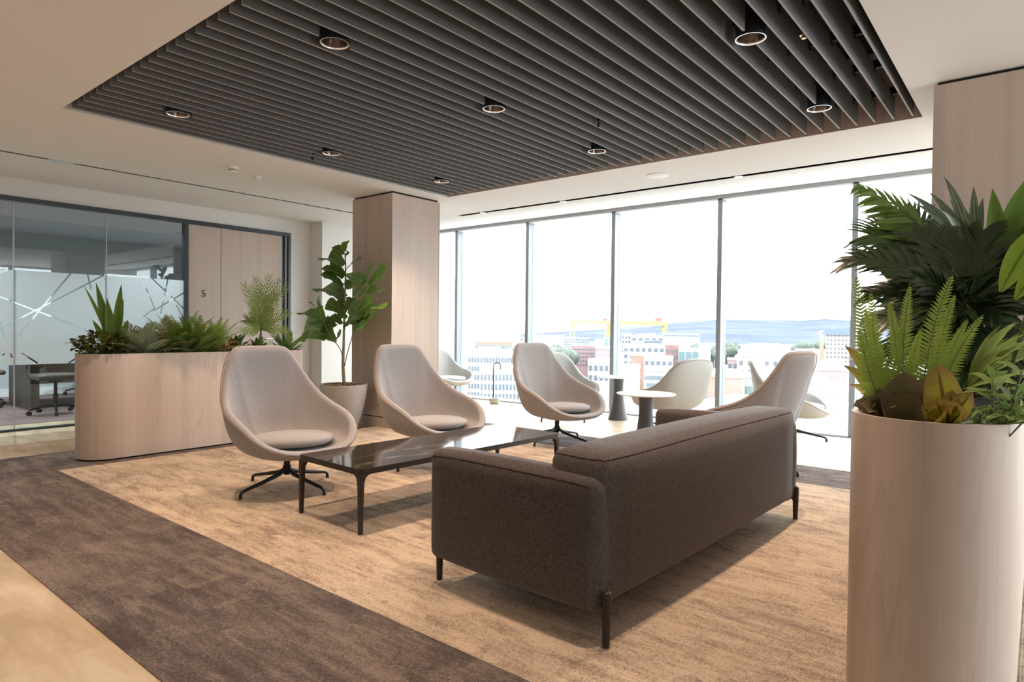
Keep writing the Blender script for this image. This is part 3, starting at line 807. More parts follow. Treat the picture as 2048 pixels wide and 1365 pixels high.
# ------------------------------------------------------------------ leaves
def blade(mb, pts, width, prof=None, fold=.18, nrm=None, wav=0, us=(0, 1)):
    """strip along pts, 2 quads wide; width profile prof(t)"""
    pts = [Vector(p) for p in pts]; m_ = len(pts)-1
    prof = prof or (lambda t: math.sin(PI*min(1, t*.93+.07))**.8)
    t0 = (pts[-1]-pts[0]).normalized()
    up_ = Vector(nrm) if nrm else Vector((0, 0, 1))
    if abs(t0.dot(up_.normalized())) > .93: up_ = Vector((random.uniform(-1, 1), -1, .1))
    vs = []; uv = []
    for i, p in enumerate(pts):
        t = (pts[min(i+1, m_)]-pts[max(i-1, 0)]).normalized()
        side = t.cross(up_).normalized(); nn = side.cross(t).normalized()
        w_ = width*.5*prof(i/m_)
        k = wav*math.sin(i*2.3)*w_
        vs += [p-side*w_+nn*(w_*fold+k), p, p+side*w_+nn*(w_*fold-k)]
        uv += [(0.001, i/m_), (.5, i/m_), (1, i/m_)]
    fs = []
    for i in range(m_):
        a = i*3; fs += [(a, a+1, a+4, a+3), (a+1, a+2, a+5, a+4)]
    mb.add(vs, fs, uv)
def frond(mb, base, ctrl, tip, width, n=26, lw=.012, prof=None, angle=60, droop=.25, nrm=(0, -1, .4), start=.08, seg=2, stem=None, rach=.0022):
    P = bez(base, ctrl, tip, n); L = (P[-1]-P[0]).length
    prof = prof or (lambda t: math.sin(PI*min(1, .12+t*.88))**.7)
    up_ = Vector(nrm).normalized()
    (stem or mb).tube(P[::2] if n % 2 == 0 else P, [rach*(1-.7*i/len(P[::2] if n % 2 == 0 else P)) for i in range(len(P[::2] if n % 2 == 0 else P))], 4)
    for i in range(1, n+1):
        t = i/n
        if t < start: continue
        d = (P[i]-P[i-1]).normalized(); s = d.cross(up_).normalized(); nn = s.cross(d)
        for sg in (-1, 1):
            ln = width*prof(t)*random.uniform(.9, 1.08); a = R(angle*(1-.45*t)+random.uniform(-4, 4))
            dr = (d*math.cos(a)+s*sg*math.sin(a)).normalized()
            q = P[i]; e = q+dr*ln+Vector((0, 0, -droop*ln))+nn*random.uniform(-.1, .1)*ln
            mid = q+dr*ln*.55+nn*.06*ln
            blade(mb, bez(q, mid, e, seg), lw*(.55+.45*prof(t)), prof=lambda u: max(.08, (1-u)**.6 if u > .3 else .75+.8*u), fold=.1, nrm=nn)
def new_plant(name, label, cat, at, mats, build, group=None):
    """mats: (foliage material, stem material)"""
    t = empty(name, label, cat, at, 0, group)
    fo, st = MB(), MB(); A = Vector(at)
    build(fo, st)
    for mbx, nm, mm in ((fo, 'foliage', mats[0]), (st, 'stem', mats[1])):
        # below the rim the greenery stays inside its planter
        for cx, ya, yb, ex in ((PLX, 2.18, 3.925, .2), (PRX, 2.44, 4.375, .2)):
            if abs(at[0]-cx) > .3 or not ya-.4 < at[1] < yb+.4: continue
            for i_, p in enumerate(mbx.v):
                if p[2] < .947:
                    yc = min(max(p[1], ya), yb); q = Vector((p[0]-cx, p[1]-yc))
                    if q.length > ex: q = q.normalized()*ex; mbx.v[i_] = (cx+q.x, yc+q.y, p[2])
        if mbx.v:
            mbx.v = [tuple(Vector(v)-A) for v in mbx.v]; mbx.build(nm, mm, t, smooth=180)
    return t
G = {}
G['fern'] = leaf_mat('fern_green', (.30, .41, .06), (.42, .54, .10), (.30, .40, .12), trans=.35)
G['fern_mid'] = leaf_mat('fern_mid_green', (.13, .22, .05), (.19, .29, .075), trans=.3)
G['fern_silver'] = leaf_mat('silver_fern', (.30, .36, .24), (.40, .45, .32), trans=.25)
G['fern_brown'] = leaf_mat('bronze_fern', (.28, .22, .10), (.32, .28, .12), trans=.25)
G['palm'] = leaf_mat('palm_green', (.26, .36, .09), (.36, .44, .14), (.36, .40, .16), trans=.3)
G['dark'] = leaf_mat('dark_green', (.030, .052, .022), (.040, .068, .026), (.07, .11, .04), rough=.3, trans=.18)
G['dark2'] = leaf_mat('deep_green', (.045, .085, .026), (.062, .112, .032), (.09, .14, .05), rough=.35, trans=.25)
G['lime'] = leaf_mat('lime_green', (.22, .33, .03), (.28, .38, .05), (.10, .17, .02), trans=.5)
G['tall'] = leaf_mat('sword_green', (.11, .19, .03), (.16, .26, .045), (.15, .22, .05), trans=.3)
G['croton'] = leaf_mat('croton', (.48, .50, .05), (.40, .30, .07), (.13, .05, .02), trans=.35, tip=(.25, .12, .06))
G['bronze'] = leaf_mat('bronze_leaf', (.15, .13, .055), (.17, .11, .06), (.14, .13, .04), trans=.2)
G['nettle'] = leaf_mat('nettle', (.11, .14, .035), (.19, .13, .045), (.05, .09, .02), trans=.25)
G['stripe'] = leaf_mat('striped_green', (.15, .27, .06), (.32, .42, .11), (.35, .42, .18), stripes=38, trans=.3)
G['blue'] = leaf_mat('blue_green', (.085, .13, .085), (.14, .19, .12), (.22, .27, .18), stripes=24, rough=.3, trans=.2)
G['fig'] = leaf_mat('fig_green', (.105, .20, .032), (.15, .27, .05), (.22, .30, .09), rough=.35, trans=.25)
G['stem'] = plain('green_stem', (.10, .12, .045), .6)
G['bark'] = plain('fig_bark', (.22, .18, .13), .8, var=.25, vs=30)
G['twig'] = plain('dry_twig', (.26, .14, .07), .9)
oval = lambda t: max(.03, math.sin(PI*min(1, t**.85*.97+.02)))**.8
lance = lambda t: max(.03, math.sin(PI*(t**.7)*.985+.03))
fiddle = lambda t: max(.04, (.30+.75*t**1.2)*(1-max(0, t-.72)**2*11) if t < .97 else .22)

def bush(cx, cy, z, n, h, spread, L, wd, tilt=.7):
    def f(fo, st):
        for k in range(n):
            a = random.uniform(0, 2*PI); rr = spread*math.sqrt(random.random()); hh = h*random.uniform(.35, 1)*(1-.3*rr/spread)
            b0 = Vector((cx+rr*.4*math.cos(a), cy+rr*.4*math.sin(a), z)); p = Vector((cx+rr*math.cos(a), cy+rr*math.sin(a), z+hh))
            st.tube([b0, p], .0016, 4)
            for q in range(4):
                g = a+random.uniform(-2.2, 2.2); el = random.uniform(-.35, tilt)
                d = Vector((math.cos(g)*math.cos(el), math.sin(g)*math.cos(el), math.sin(el))); l = L*random.uniform(.7, 1.15)
                blade(fo, bez(p, p+d*l*.6+Vector((0, 0, .1*l)), p+d*l+Vector((0, 0, -.2*l)), 4), wd*random.uniform(.8, 1.1), oval, .15)
    return f
def rosette(cx, cy, z, n, L, wd, lean=(.3, 1.1), droop=.3, prof=lance, seg=7, fold=.3, rad=.0):
    def f(fo, st):
        for k in range(n):
            a = 2*PI*k/n*1.0+random.uniform(-.4, .4); el = random.uniform(*lean); l = L*random.uniform(.7, 1.1)
            d = Vector((math.cos(a)*math.cos(el), math.sin(a)*math.cos(el), math.sin(el)))
            b0 = Vector((cx+rad*math.cos(a), cy+rad*math.sin(a), z))
            blade(fo, bez(b0, b0+d*l*.6, b0+d*l*.98+Vector((math.cos(a)*.08*l, math.sin(a)*.08*l, -droop*l)), seg), wd*random.uniform(.8, 1.1), prof, fold)
    return f
def fernclump(cx, cy, z, n, L, width, lw, lean=(.5, 1.2), droop=.5, npin=20, angle=62, arc=(0, 2*PI)):
    def f(fo, st):
        for k in range(n):
            a = arc[0]+(arc[1]-arc[0])*(k+random.random())/n; el = random.uniform(*lean); l = L*random.uniform(.75, 1.1)
            d = Vector((math.cos(a)*math.cos(el), math.sin(a)*math.cos(el), math.sin(el)))
            b0 = Vector((cx, cy, z)); tip = b0+d*l+Vector((math.cos(a)*l*.15, math.sin(a)*l*.15, -droop*l*(1-math.sin(el)*.6)))
            nn = Vector((-math.cos(a)*math.sin(el), -math.sin(a)*math.sin(el), math.cos(el)))
            frond(fo, b0, b0+d*l*.6, tip, width, npin, lw, nrm=nn, angle=angle, stem=st, droop=.15)
    return f
def plantL(name, label, cat, x, y, mat, stem, f, z=.885): return new_plant(name, label, cat, (x, y, z), (G[mat], G[stem]), f)

# left planter, from its near end to the far end
zs = .885
plantL('nettle_plant', 'bushy plant with brown tinged green leaves over the planter near end', 'plant', PLX+.02, 2.13, 'nettle', 'stem', bush(PLX+.02, 2.13, zs, 80, .25, .20, .085, .052, 1.0))
def swords(fo, st):
    Y = 2.24; b0 = Vector((PLX+.0, Y, zs))
    for tx, ty, wd, dy in ((168, 572, .03, -.05), (192, 566, .060, 0), (243, 569, .060, .05), (214, 597, .065, .08), (247, 598, .055, -.1), (222, 618, .07, -.14), (202, 600, .065, -.04), (256, 640, .06, .05), (185, 640, .05, -.1), (238, 628, .07, -.15)):
        tip = atX(tx, ty, PLX+.05+dy*.3); bb = b0+Vector((random.uniform(-.04, .04), random.uniform(-.03, .05), 0))
        mid = (bb*.55+tip*.45)+Vector((0, (bb.y-tip.y)*.12, .02))
        blade(fo, bez(bb, mid, tip, 8), wd*1.35, lambda t: max(.03, (.6+.8*t)*(1-t**3)), .35, nrm=(1, -.5, .3), wav=.06)
plantL('sword_leaf_plant', 'upright plant with tall broad pointed green blades near the planter left end', 'plant', PLX, 2.24, 'tall', 'stem', swords)
plantL('bronze_leaf_plant', 'plant with upright brownish leaves right of the tall green blades', 'plant', PLX-.04, 2.42, 'bronze', 'stem', rosette(PLX-.04, 2.42, zs, 14, .40, .055, (.8, 1.4), .05))
plantL('variegated_plant', 'small light green leaved plant spilling over the planter front edge', 'plant', PLX+.15, 2.27, 'lime', 'stem', bush(PLX+.15, 2.27, zs, 14, .08, .05, .05, .034))
plantL('silver_fern', 'silvery grey green fern at the middle left of the long planter', 'fern', PLX+.06, 2.50, 'fern_silver', 'stem', fernclump(PLX+.06, 2.50, zs, 24, .42, .13, .026, (.35, 1.25), .35, 14, 55))
plantL('bronze_fern', 'brownish fern arching between the silver fern and green ferns', 'fern', PLX-.02, 2.64, 'fern_brown', 'stem', fernclump(PLX-.02, 2.64, zs, 18, .46, .09, .019, (.6, 1.3), .35, 20))
plantL('lacy_fern', 'low dark green lacy fern in the middle of the long planter', 'fern', PLX+.07, 2.78, 'fern_mid', 'stem', fernclump(PLX+.07, 2.78, zs, 34, .33, .085, .015, (.15, 1.2), .3, 20))
plantL('upright_fern', 'upright leafy green fern right of the planter middle', 'fern', PLX+.05, 2.97, 'fern_mid', 'stem', fernclump(PLX+.05, 2.97, zs, 34, .46, .085, .022, (.6, 1.4), .2, 18))
plantL('feathery_fern', 'feathery bright green fern with fronds pointing right', 'fern', PLX+.02, 3.12, 'fern', 'stem', fernclump(PLX+.02, 3.12, zs, 34, .47, .085, .015, (.4, 1.35), .15, 24))
plantL('arching_fern', 'fern with dark arching fronds between the planter middle and the dry twigs', 'fern', PLX-.06, 2.86, 'fern', 'stem', fernclump(PLX-.06, 2.86, zs, 22, .50, .09, .016, (.7, 1.4), .2, 22))
def twigs(fo, st):
    for k in range(40):
        a = random.uniform(0, 2*PI); b0 = Vector((PLX+.12+random.uniform(-.04, .04), 3.18+random.uniform(-.05, .05), zs))
        e = b0+Vector((math.cos(a)*.08+.03, math.sin(a)*.1+.06, random.uniform(.06, .16)))
        st.tube(bez(b0, (b0+e)/2+Vector((0, 0, .12)), e, 6), .0024, 5)
t = plantL('dried_twigs', 'tangle of dry reddish brown twigs at the planter front edge', 'twigs', PLX+.12, 3.18, 'fern_brown', 'twig', twigs)
plantL('leafy_plant', 'short dark glossy leaved plant left of the small palm', 'plant', PLX+.03, 3.38, 'dark2', 'stem', rosette(PLX+.03, 3.38, zs, 40, .27, .065, (.1, 1.4), .15, oval))
def palm(fo, st):
    Y = 3.70; b0 = Vector((PLX-.03, Y, zs)); crown = b0+Vector((0, 0, .30))
    st.tube([b0, crown], .010, 8)
    for tx, ty, dx in ((490, 572, .0), (512, 560, -.12), (538, 556, .1), (558, 562, -.05), (572, 574, .12), (550, 590, .16), (508, 596, .15), (576, 626, .05), (494, 640, -.1), (486, 664, .05), (572, 662, .12), (524, 574, -.2)):
        tip = atX(tx, ty, PLX-.03+dx); mid = (crown*.6+tip*.4)+Vector((0, (crown.y-tip.y)*.25, .02))
        frond(fo, crown+Vector((0, 0, random.uniform(-.10, .02))), mid, tip, .15, 15, .017, angle=50, nrm=(1, -.4, .3), droop=.0, start=.12, stem=st, rach=.0035, prof=lambda t: math.sin(PI*min(1, .2+t*.72))**.6)
plantL('small_palm', 'small feather palm with upright fronds near the planter far end', 'palm', PLX-.03, 3.70, 'palm', 'stem', palm)
plantL('broad_leaf_plant', 'low broad leaved green plant at the foot of the small palm', 'plant', PLX+.06, 3.62, 'tall', 'stem', rosette(PLX+.06, 3.62, zs, 36, .26, .06, (.2, 1.4), .15, oval))
plantL('striped_leaf_plant', 'yellow green striped leaved plant at the planter far end', 'plant', PLX+.03, 3.97, 'stripe', 'stem', rosette(PLX+.03, 3.97, zs, 44, .34, .045, (.2, 1.4), .12))

# fiddle leaf fig in its pot
FX, FY = -6.33, 4.62
pot = empty('plant_pot', 'round tapering grey concrete pot beside the wooden column', 'pot', (FX, FY, .004))
MB().lathe([(.0, 0), (.16, 0), (.17, .01), (.205, .14), (.245, .30), (.268, .43), (.275, .51), (.276, .525), (.262, .525), (.258, .47), (0, .465)], 48).build('pot_body', M['concrete'], pot, smooth=True)
chips = MB()
for k in range(150):
    a = random.uniform(0, 2*PI); rr = .245*math.sqrt(random.random()); 
    Mx = Matrix.Translation((rr*math.cos(a), rr*math.sin(a), .505+random.uniform(0, .018))) @ Matrix.Rotation(random.uniform(0, 3), 4, 'Z') @ Matrix.Rotation(random.uniform(-.5, .5), 4, 'X')
    chips.box(-.018, .018, -.009, .009, -.004, .004, Mx)
chips.lathe([(.0, .50), (.25, .50)], 24)
o = chips.build('bark_chips', plain('bark_chips', (.20, .12, .07), .9, var=.5, vs=30), pot); o['kind'] = 'stuff'
def fx(p, d=0): return atY(580+p[0]/3.413, 460+p[1]/3.413, FY+d)
def fig(fo, st):
    base = Vector((FX, FY, .505)); 
    tr = [fx(p) for p in ((372, 1040), (362, 930), (366, 800), (370, 640), (374, 470), (380, 290), (376, 160))]
    tr[0].z = .50
    st.tube(smooth_path(tr, 3), [.020-.014*i/18 for i in range(19)], 8)
    st.tube(smooth_path([fx((362, 880)), fx((345, 820), -.04), fx((310, 768), -.1)], 3), .006, 6)
    st.tube(smooth_path([fx((372, 930)), fx((395, 830), -.04), fx((432, 700), -.1), fx((470, 520), -.1), fx((545, 370), -.1)], 3), .006, 6)
    st.tube(smooth_path([fx((310, 768), -.1), fx((260, 700), -.14), fx((200, 560), -.16)], 3), .005, 6)
    L = [((375,150),(388,78),.5),((365,170),(305,112),.55),((372,240),(285,140),.8),((378,200),(408,155),.5),((350,240),(250,200),.15),((385,275),(492,200),.4),
         ((370,315),(213,266),.55),((372,320),(270,240),.7),((360,385),(218,298),.2),((385,315),(445,330),.7),((420,320),(508,368),.6),((395,410),(395,352),.8),((360,470),(220,405),.45),((378,440),(335,385),.7),
         ((368,575),(250,500),.8),((366,600),(330,475),.7),((372,570),(455,478),.85),((385,545),(415,460),.7),((470,500),(555,495),.8),((470,460),(592,400),.85),((430,450),(505,395),.7),((522,370),(572,250),.6),((540,380),(658,275),.75),((548,370),(635,335),.4),((598,438),(660,408),.5),((575,545),(632,540),.2),
         ((370,675),(475,590),.8),((430,660),(588,560),.7),((450,640),(582,578),.5),((440,700),(552,610),.6),((352,645),(273,592),.4),((248,640),(185,528),.8),((203,522),(212,448),.4),((192,540),(123,495),.45),((182,605),(90,570),.5),((305,665),(172,635),.5),((305,755),(235,650),.6),((265,725),(96,690),.7),((300,765),(188,738),.3),((318,768),(342,725),.7),((390,600),(330,560),.7),((400,520),(470,560),.7),((450,560),(540,500),.6),((380,350),(420,400),.6)]
    for i, (b, e, wf) in enumerate(L):
        db = -.06 if b[0] < 340 or b[0] > 410 else 0
        d = random.uniform(-.13, .12); B = fx(b, db); E = fx(e, db+d); ln = (E-B).length
        side = Vector((0, -1, 0)); nr = Vector((random.uniform(-.3, .3), -1, .5)) if wf > .55 else Vector((random.uniform(-.3, .3), -.45, 1))
        mid = (B+E)/2+Vector((0, -.02, .16*ln))
        blade(fo, bez(B, mid, E, 8), max(.12, .62*ln)*1.2, fiddle, .22, nrm=nr, wav=.16)
new_plant('fiddle_leaf_fig', 'fiddle leaf fig tree with large rounded leaves growing in the concrete pot', 'potted tree', (FX, FY, .50), (G['fig'], G['bark']), fig)

# right planter
zr = .865
def sword_fern(fo, st):
    Y = 2.42
    def b(px, py, y): p = atY(px, py, y); p.z = max(p.z, zr); return p
    for bx_, tx, ty, cxp, cyp, dy, wd in ((1790, 1712, 552, 1728, 700, -.02, .075), (1795, 1742, 585, 1745, 720, .05, .06), (1800, 1778, 605, 1800, 700, .0, .055), (1805, 1820, 572, 1800, 690, -.03, .055), (1840, 1905, 552, 1845, 680, -.05, .070), (1845, 1910, 590, 1870, 700, .03, .05), (1860, 1965, 632, 1880, 740, -.02, .055), (1790, 1718, 660, 1735, 760, -.06, .065), (1800, 1842, 660, 1815, 740, .04, .05), (1785, 1730, 620, 1752, 720, .08, .06), (1850, 1935, 640, 1880, 730, .05, .05)):
        base = b(bx_, 836, Y); base.z = zr
        frond(fo, base, atY(cxp, cyp, Y+dy*.5), atY(tx, ty, Y+dy), wd*.80, 44, .0125, angle=80, nrm=(.15, -1, .2), droop=.12, stem=st, start=.02, prof=lambda t: (.55+.45*min(1, t*4))*(1-max(0, t-.25)/.75)**.55*1.0+.02)
new_plant('sword_fern', 'bright green sword fern with long upright fronds in the right planter', 'fern', (-.36, 2.42, zr), (G['fern'], G['stem']), sword_fern)
def tips_rosette(Y, base_px, tips, wd, prof=lance, lift=.05, fold=.3, nr=(0, -1, .5), seg=8, wav=.0):
    def f(fo, st):
        for tx, ty, dy, k in tips:
            b0 = atY(*base_px, Y); e = atY(tx, ty, Y+dy); ln = (e-b0).length
            mid = (b0+e)/2+Vector((0, 0, lift+.12*ln))
            blade(fo, bez(b0, mid, e, seg), wd*k, prof, fold, nrm=nr, wav=wav)
    return f
new_plant('bronze_leaf_plant', 'plant with broad dull bronze leaves low in the right planter', 'plant', (-.34, 2.36, zr), (G['bronze'], G['stem']),
    tips_rosette(2.36, (1815, 850), [(1808, 745, 0, 1.4), (1850, 758, .03, 1.1), (1780, 790, -.02, .9), (1838, 790, -.05, 1.2), (1762, 812, .0, .8), (1866, 790, .05, 1)], .10, lambda t: max(.03, math.sin(PI*min(1, t**.8*.97+.03)))**.9, .01))
new_plant('croton', 'yellow green croton with red veined pointed leaves at the planter rim', 'plant', (-.27, 2.30, zr), (G['croton'], G['stem']),
    tips_rosette(2.31, (1895, 856), [(1874, 730, .03, 1.1), (1842, 815, -.06, 1.0), (1905, 782, 0, .7), (1945, 786, 0, .75), (1918, 808, -.07, .9), (1850, 838, -.06, .8), (1870, 800, -.05, 1.1), (1925, 830, -.08, 1), (1895, 815, -.08, 1.1), (1860, 770, .05, .9), (1905, 760, .06, .8)], .085, lambda t: max(.03, math.sin(PI*min(1, t*.97+.02)))**.75, .0, .25, wav=.12))
new_plant('ivy_leaf_plant', 'dark curled leaves spilling over the left rim of the right planter', 'plant', (-.44, 2.36, zr), (G['bronze'], G['stem']),
    tips_rosette(2.38, (1762, 838), [(1703, 832, 0, 1), (1708, 812, .03, .9), (1728, 788, .03, 1.2), (1745, 800, -.03, 1), (1712, 846, -.05, .7), (1768, 800, .03, 1), (1730, 825, -.07, 1.1), (1790, 815, -.05, .9)], .07, oval, .03, .3, wav=.25))
new_plant('pointed_leaf_plant', 'two brown tipped serrated leaves reaching left from behind the sword fern', 'plant', (-.40, 2.60, zr), (G['croton'], G['stem']),
    tips_rosette(2.62, (1790, 830), [(1688, 732, -.05, 1), (1690, 692, .0, 1.1), (1700, 770, .05, .9), (1720, 700, .1, .8)], .06, lance, .02, .25, wav=.15))
def striped(fo, st):
    for sx, sy, n in ((1985, 760, 16), (1960, 830, 14), (2030, 800, 14), (2005, 850, 12), (2045, 740, 10), (2060, 830, 10)):
        c0 = atY(sx, 856, 2.34); c1 = atY(sx, sy, 2.34); c0.z = zr; c0.x = min(c0.x, -.09); c1.x = min(c1.x, .0)
        if c1.z < zr+.02: c1.z = zr+.02
        st.tube([c0, c1], .003, 5)
        for k in range(n):
            t = (k+.5)/n; p = c0.lerp(c1, .25+.75*t); a = k*2.4; el = random.uniform(-.1, .9)*(.4+t)
            d = Vector((math.cos(a)*math.cos(el), math.sin(a)*math.cos(el)*.7, math.sin(el))); l = random.uniform(.08, .135)
            blade(fo, bez(p, p+d*l*.6+Vector((0, 0, .01)), p+d*l+Vector((0, 0, -.22*l)), 5), .021, lance, .3, nrm=(0, -.5, 1))
new_plant('striped_leaf_plant', 'plant with narrow white striped green leaves at the right planter rim', 'plant', (-.16, 2.34, zr), (G['stripe'], G['stem']), striped)
# tall dark feather-leaved plants at the back of the group
def feather(Y, crown_px, fronds, width, lw, n=16, trunk=True, ang=48, cz=None):
    def f(fo, st):
        c = atY(*crown_px, Y); b0 = Vector((PRX, Y, zr))
        if trunk: st.tube([b0, c], .012, 8)
        for tx, ty, dy, lift in fronds:
            e = atY(tx, ty, Y+dy); ln = (e-c).length
            mid = (c+e)/2+Vector((0, 0, lift*ln))
            frond(fo, c, mid, e, width*random.uniform(.85, 1.1), n, lw, angle=ang, nrm=(random.uniform(-.2, .2), -.8, .7), droop=.18, start=.12, seg=4, stem=st, rach=.004, prof=lambda t: math.sin(PI*min(1, .22+t*.66))**.55)
    return f
new_plant('feather_palm', 'tall palm with a long light feathery frond reaching left above the window mullion', 'palm', (PRX, 2.95, zr), (G['dark2'], G['stem']),
    feather(2.95, (1905, 560), [(1745, 470, -.1, .25), (1790, 430, .15, .3)], .20, .021, 17))
def long_frond(fo, st):
    P0 = atY(1905, 590, 2.9); P1 = atY(1885, 440, 2.9); P2 = atY(1722, 376, 2.9)
    st.tube([Vector((PRX, 2.9, zr)), P0], .006, 6)
    P = bez(P0, P1, P2, 26); st.tube(P, [.005-.004*i/26 for i in range(27)], 6)
    for i in range(9, 27):
        q = P[i]; k = (i-9)/17
        e = atY(1725-25*k+ (1-k)*22, 480-95*k+random.uniform(-7, 7), 2.86+random.uniform(-.04, .04))
        L = (e-q).length; 
        if L > .30: e = q+(e-q).normalized()*random.uniform(.26, .31)
        blade(fo, bez(q, (q+e)/2+Vector((0, 0, .02)), e, 5), .026, lance, .25, nrm=(.1, -1, .4))
        if i % 2 and i > 12:
            d = (P[min(i+1, 26)]-P[i-1]).normalized(); e2 = q+d*.14*(1-k*.6)+Vector((.01, 0, .05*(1-k)))
            blade(fo, bez(q, (q+e2)/2, e2, 4), .015, lance, .25, nrm=(.1, -1, .4))
new_plant('long_palm_frond', 'single long palm frond with narrow leaflets arching left above the other plants', 'palm', (PRX, 2.9, zr), (G['fern_mid'], G['stem']), long_frond)
new_plant('dark_feather_plant', 'dense very dark feathery leaved plant filling the middle of the right planter', 'plant', (PRX, 2.75, zr), (G['dark'], G['stem']),
    feather(2.75, (1930, 620), [(1706, 524, .0, .32), (1745, 585, .05, .2), (1760, 640, -.05, .15), (1770, 500, .1, .25), (1800, 690, 0, .1), (1840, 470, .1, .3), (1850, 560, -.1, .2), (1900, 470, .1, .25), (1960, 480, 0, .25), (2040, 520, .0, .25), (2060, 600, -.05, .2), (1870, 700, -.05, .1), (1980, 700, -.08, .12), (2040, 690, 0, .15), (1950, 560, -.15, .2), (1880, 620, -.12, .2), (1990, 620, -.12, .2), (2060, 760, 0, .1), (1940, 740, -.05, .1)], .15, .036, 12, ang=42))
new_plant('dark_leafy_shrub', 'dark broad leaved shrub behind the sword fern', 'plant', (PRX, 2.95, zr), (G['dark2'], G['stem']),
    tips_rosette(2.95, (1920, 700), [(1790+random.uniform(-50, 250), 470+random.uniform(0, 260), random.uniform(-.2, .2), random.uniform(.7, 1.3)) for k in range(60)], .065, oval, .02, .25))
new_plant('blue_strap_plant', 'plant with narrow blue green strap leaves at the top before the wooden column', 'plant', (PRX+.02, 3.0, zr), (G['blue'], G['stem']),
    tips_rosette(3.0, (1950, 520), [(1812, 385, -.1, 1), (1857, 384, 0, 1), (1826, 406, -.12, .9), (1888, 353, .02, 1), (1947, 373, .0, 1), (1966, 396, .05, .9), (1848, 436, -.1, .8), (1900, 400, .1, .9), (1925, 410, -.1, .8), (1880, 420, -.15, .9)], .036, lance, .02, .35))
new_plant('broad_strap_plant', 'plant with wide arching green leaves at the upper right edge', 'plant', (PRX+.1, 3.1, zr), (G['tall'], G['stem']),
    tips_rosette(3.1, (2000, 560), [(1985, 378, 0, .9), (2075, 390, 0, 1.5), (2085, 440, .0, 1.4), (2060, 350, .1, 1.2), (2090, 500, -.1, 1.2)], .075, lance, .02, .3))
def lime(fo, st):
    Y = 2.5
    for bx_, by, tx, ty, w__ in ((2085, 455, 2001, 584, .075), (2120, 500, 2030, 600, .06)):
        b0 = atY(bx_, by, Y); e = atY(tx, ty, Y-.04)
        st.tube(bez(Vector((PRX+.14, Y, zr)), Vector((PRX+.26, Y, 1.35)), b0, 10), .004, 6)
        blade(fo, bez(b0, (b0+e)/2+Vector((0, 0, .03)), e, 9), w__, lambda t: max(.04, math.sin(PI*min(1, t*.96+.02)))**.75, .22, nrm=(.3, -1, .3))
new_plant('lime_leaf_plant', 'large glowing lime green leaf at the right edge of the planter group', 'plant', (PRX+.14, 2.5, zr), (G['lime'], G['stem']),
    lime)
new_plant('grassy_plant', 'olive green grassy leaves fanning right above the striped plant', 'plant', (PRX+.08, 2.55, zr), (G['palm'], G['stem']),
    tips_rosette(2.55, (1935, 775), [(2060+random.uniform(-60, 50), 640+random.uniform(0, 140), random.uniform(-.1, .1), random.uniform(.6, 1.1)) for k in range(26)], .03, lance, .03, .3))
# more of the group further along the planter, towards the column
for yy, lab in ((3.55, 'dark leafy plant further along the right planter'), (4.1, 'dark leafy plant at the far end of the right planter')):
    new_plant('shade_plant', lab, 'plant', (PRX, yy, zr), (G['dark2'], G['stem']), fernclump(PRX, yy, zr, 18, .55, .13, .03, (.5, 1.4), .2, 14, 48))

# ------------------------------------------------------------------ the city outside
GZ = -38
M['ext_ground'] = plain('city_ground', (.115, .118, .118), .95, var=.3, vs=.02)
M['hill'] = None
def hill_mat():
    mt, nt, b = newmat('haze_tinted_moorland')
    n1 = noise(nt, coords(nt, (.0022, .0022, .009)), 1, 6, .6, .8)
    c = ramp(nt, n1, [(.38, (.076, .088, .118)), (.5, (.088, .101, .128)), (.62, (.105, .114, .126)), (.75, (.135, .128, .126))])  # the blue of distance haze is mixed into the hill colour
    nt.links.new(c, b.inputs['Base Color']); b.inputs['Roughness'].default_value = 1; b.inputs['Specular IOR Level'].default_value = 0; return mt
ext = MB().add([(-6500, 30, GZ), (2500, 30, GZ), (2500, 7000, GZ), (-6500, 7000, GZ)], [(0, 1, 2, 3)])
struct('ground', ext, M['ext_ground'])
prof = [(600, 672), (880, 671), (1000, 670), (1075, 667), (1150, 662), (1200, 659), (1240, 656), (1300, 652), (1350, 645), (1400, 641), (1450, 639), (1550, 640), (1600, 642), (1650, 638), (1705, 642), (1800, 646), (1900, 652), (2048, 655), (2300, 660)]
mb = MB(); vs = []; cols = []
for i in range(len(prof)-1):
    for k in range(4):
        t = k/4; cols.append((prof[i][0]*(1-t)+prof[i+1][0]*t, prof[i][1]*(1-t)+prof[i+1][1]*t))
cols.append(prof[-1]); nr = 12
for px, py in cols:
    top = atD(px, py, 4600); 
    for j in range(nr+1):
        t = j/nr; d = 2100+(4600-2100)*t; p = atD(px, py, d)
        hgt = GZ+(top.z-GZ)*(t**1.25)+random.uniform(-4, 4)*(t*(1-t)*4)
        vs.append((p.x, p.y, hgt))
fs = [(i*(nr+1)+j, (i+1)*(nr+1)+j, (i+1)*(nr+1)+j+1, i*(nr+1)+j+1) for i in range(len(cols)-1) for j in range(nr)]
o = MB().add(vs, fs).build('hills', hill_mat(), smooth=180, kind='structure')

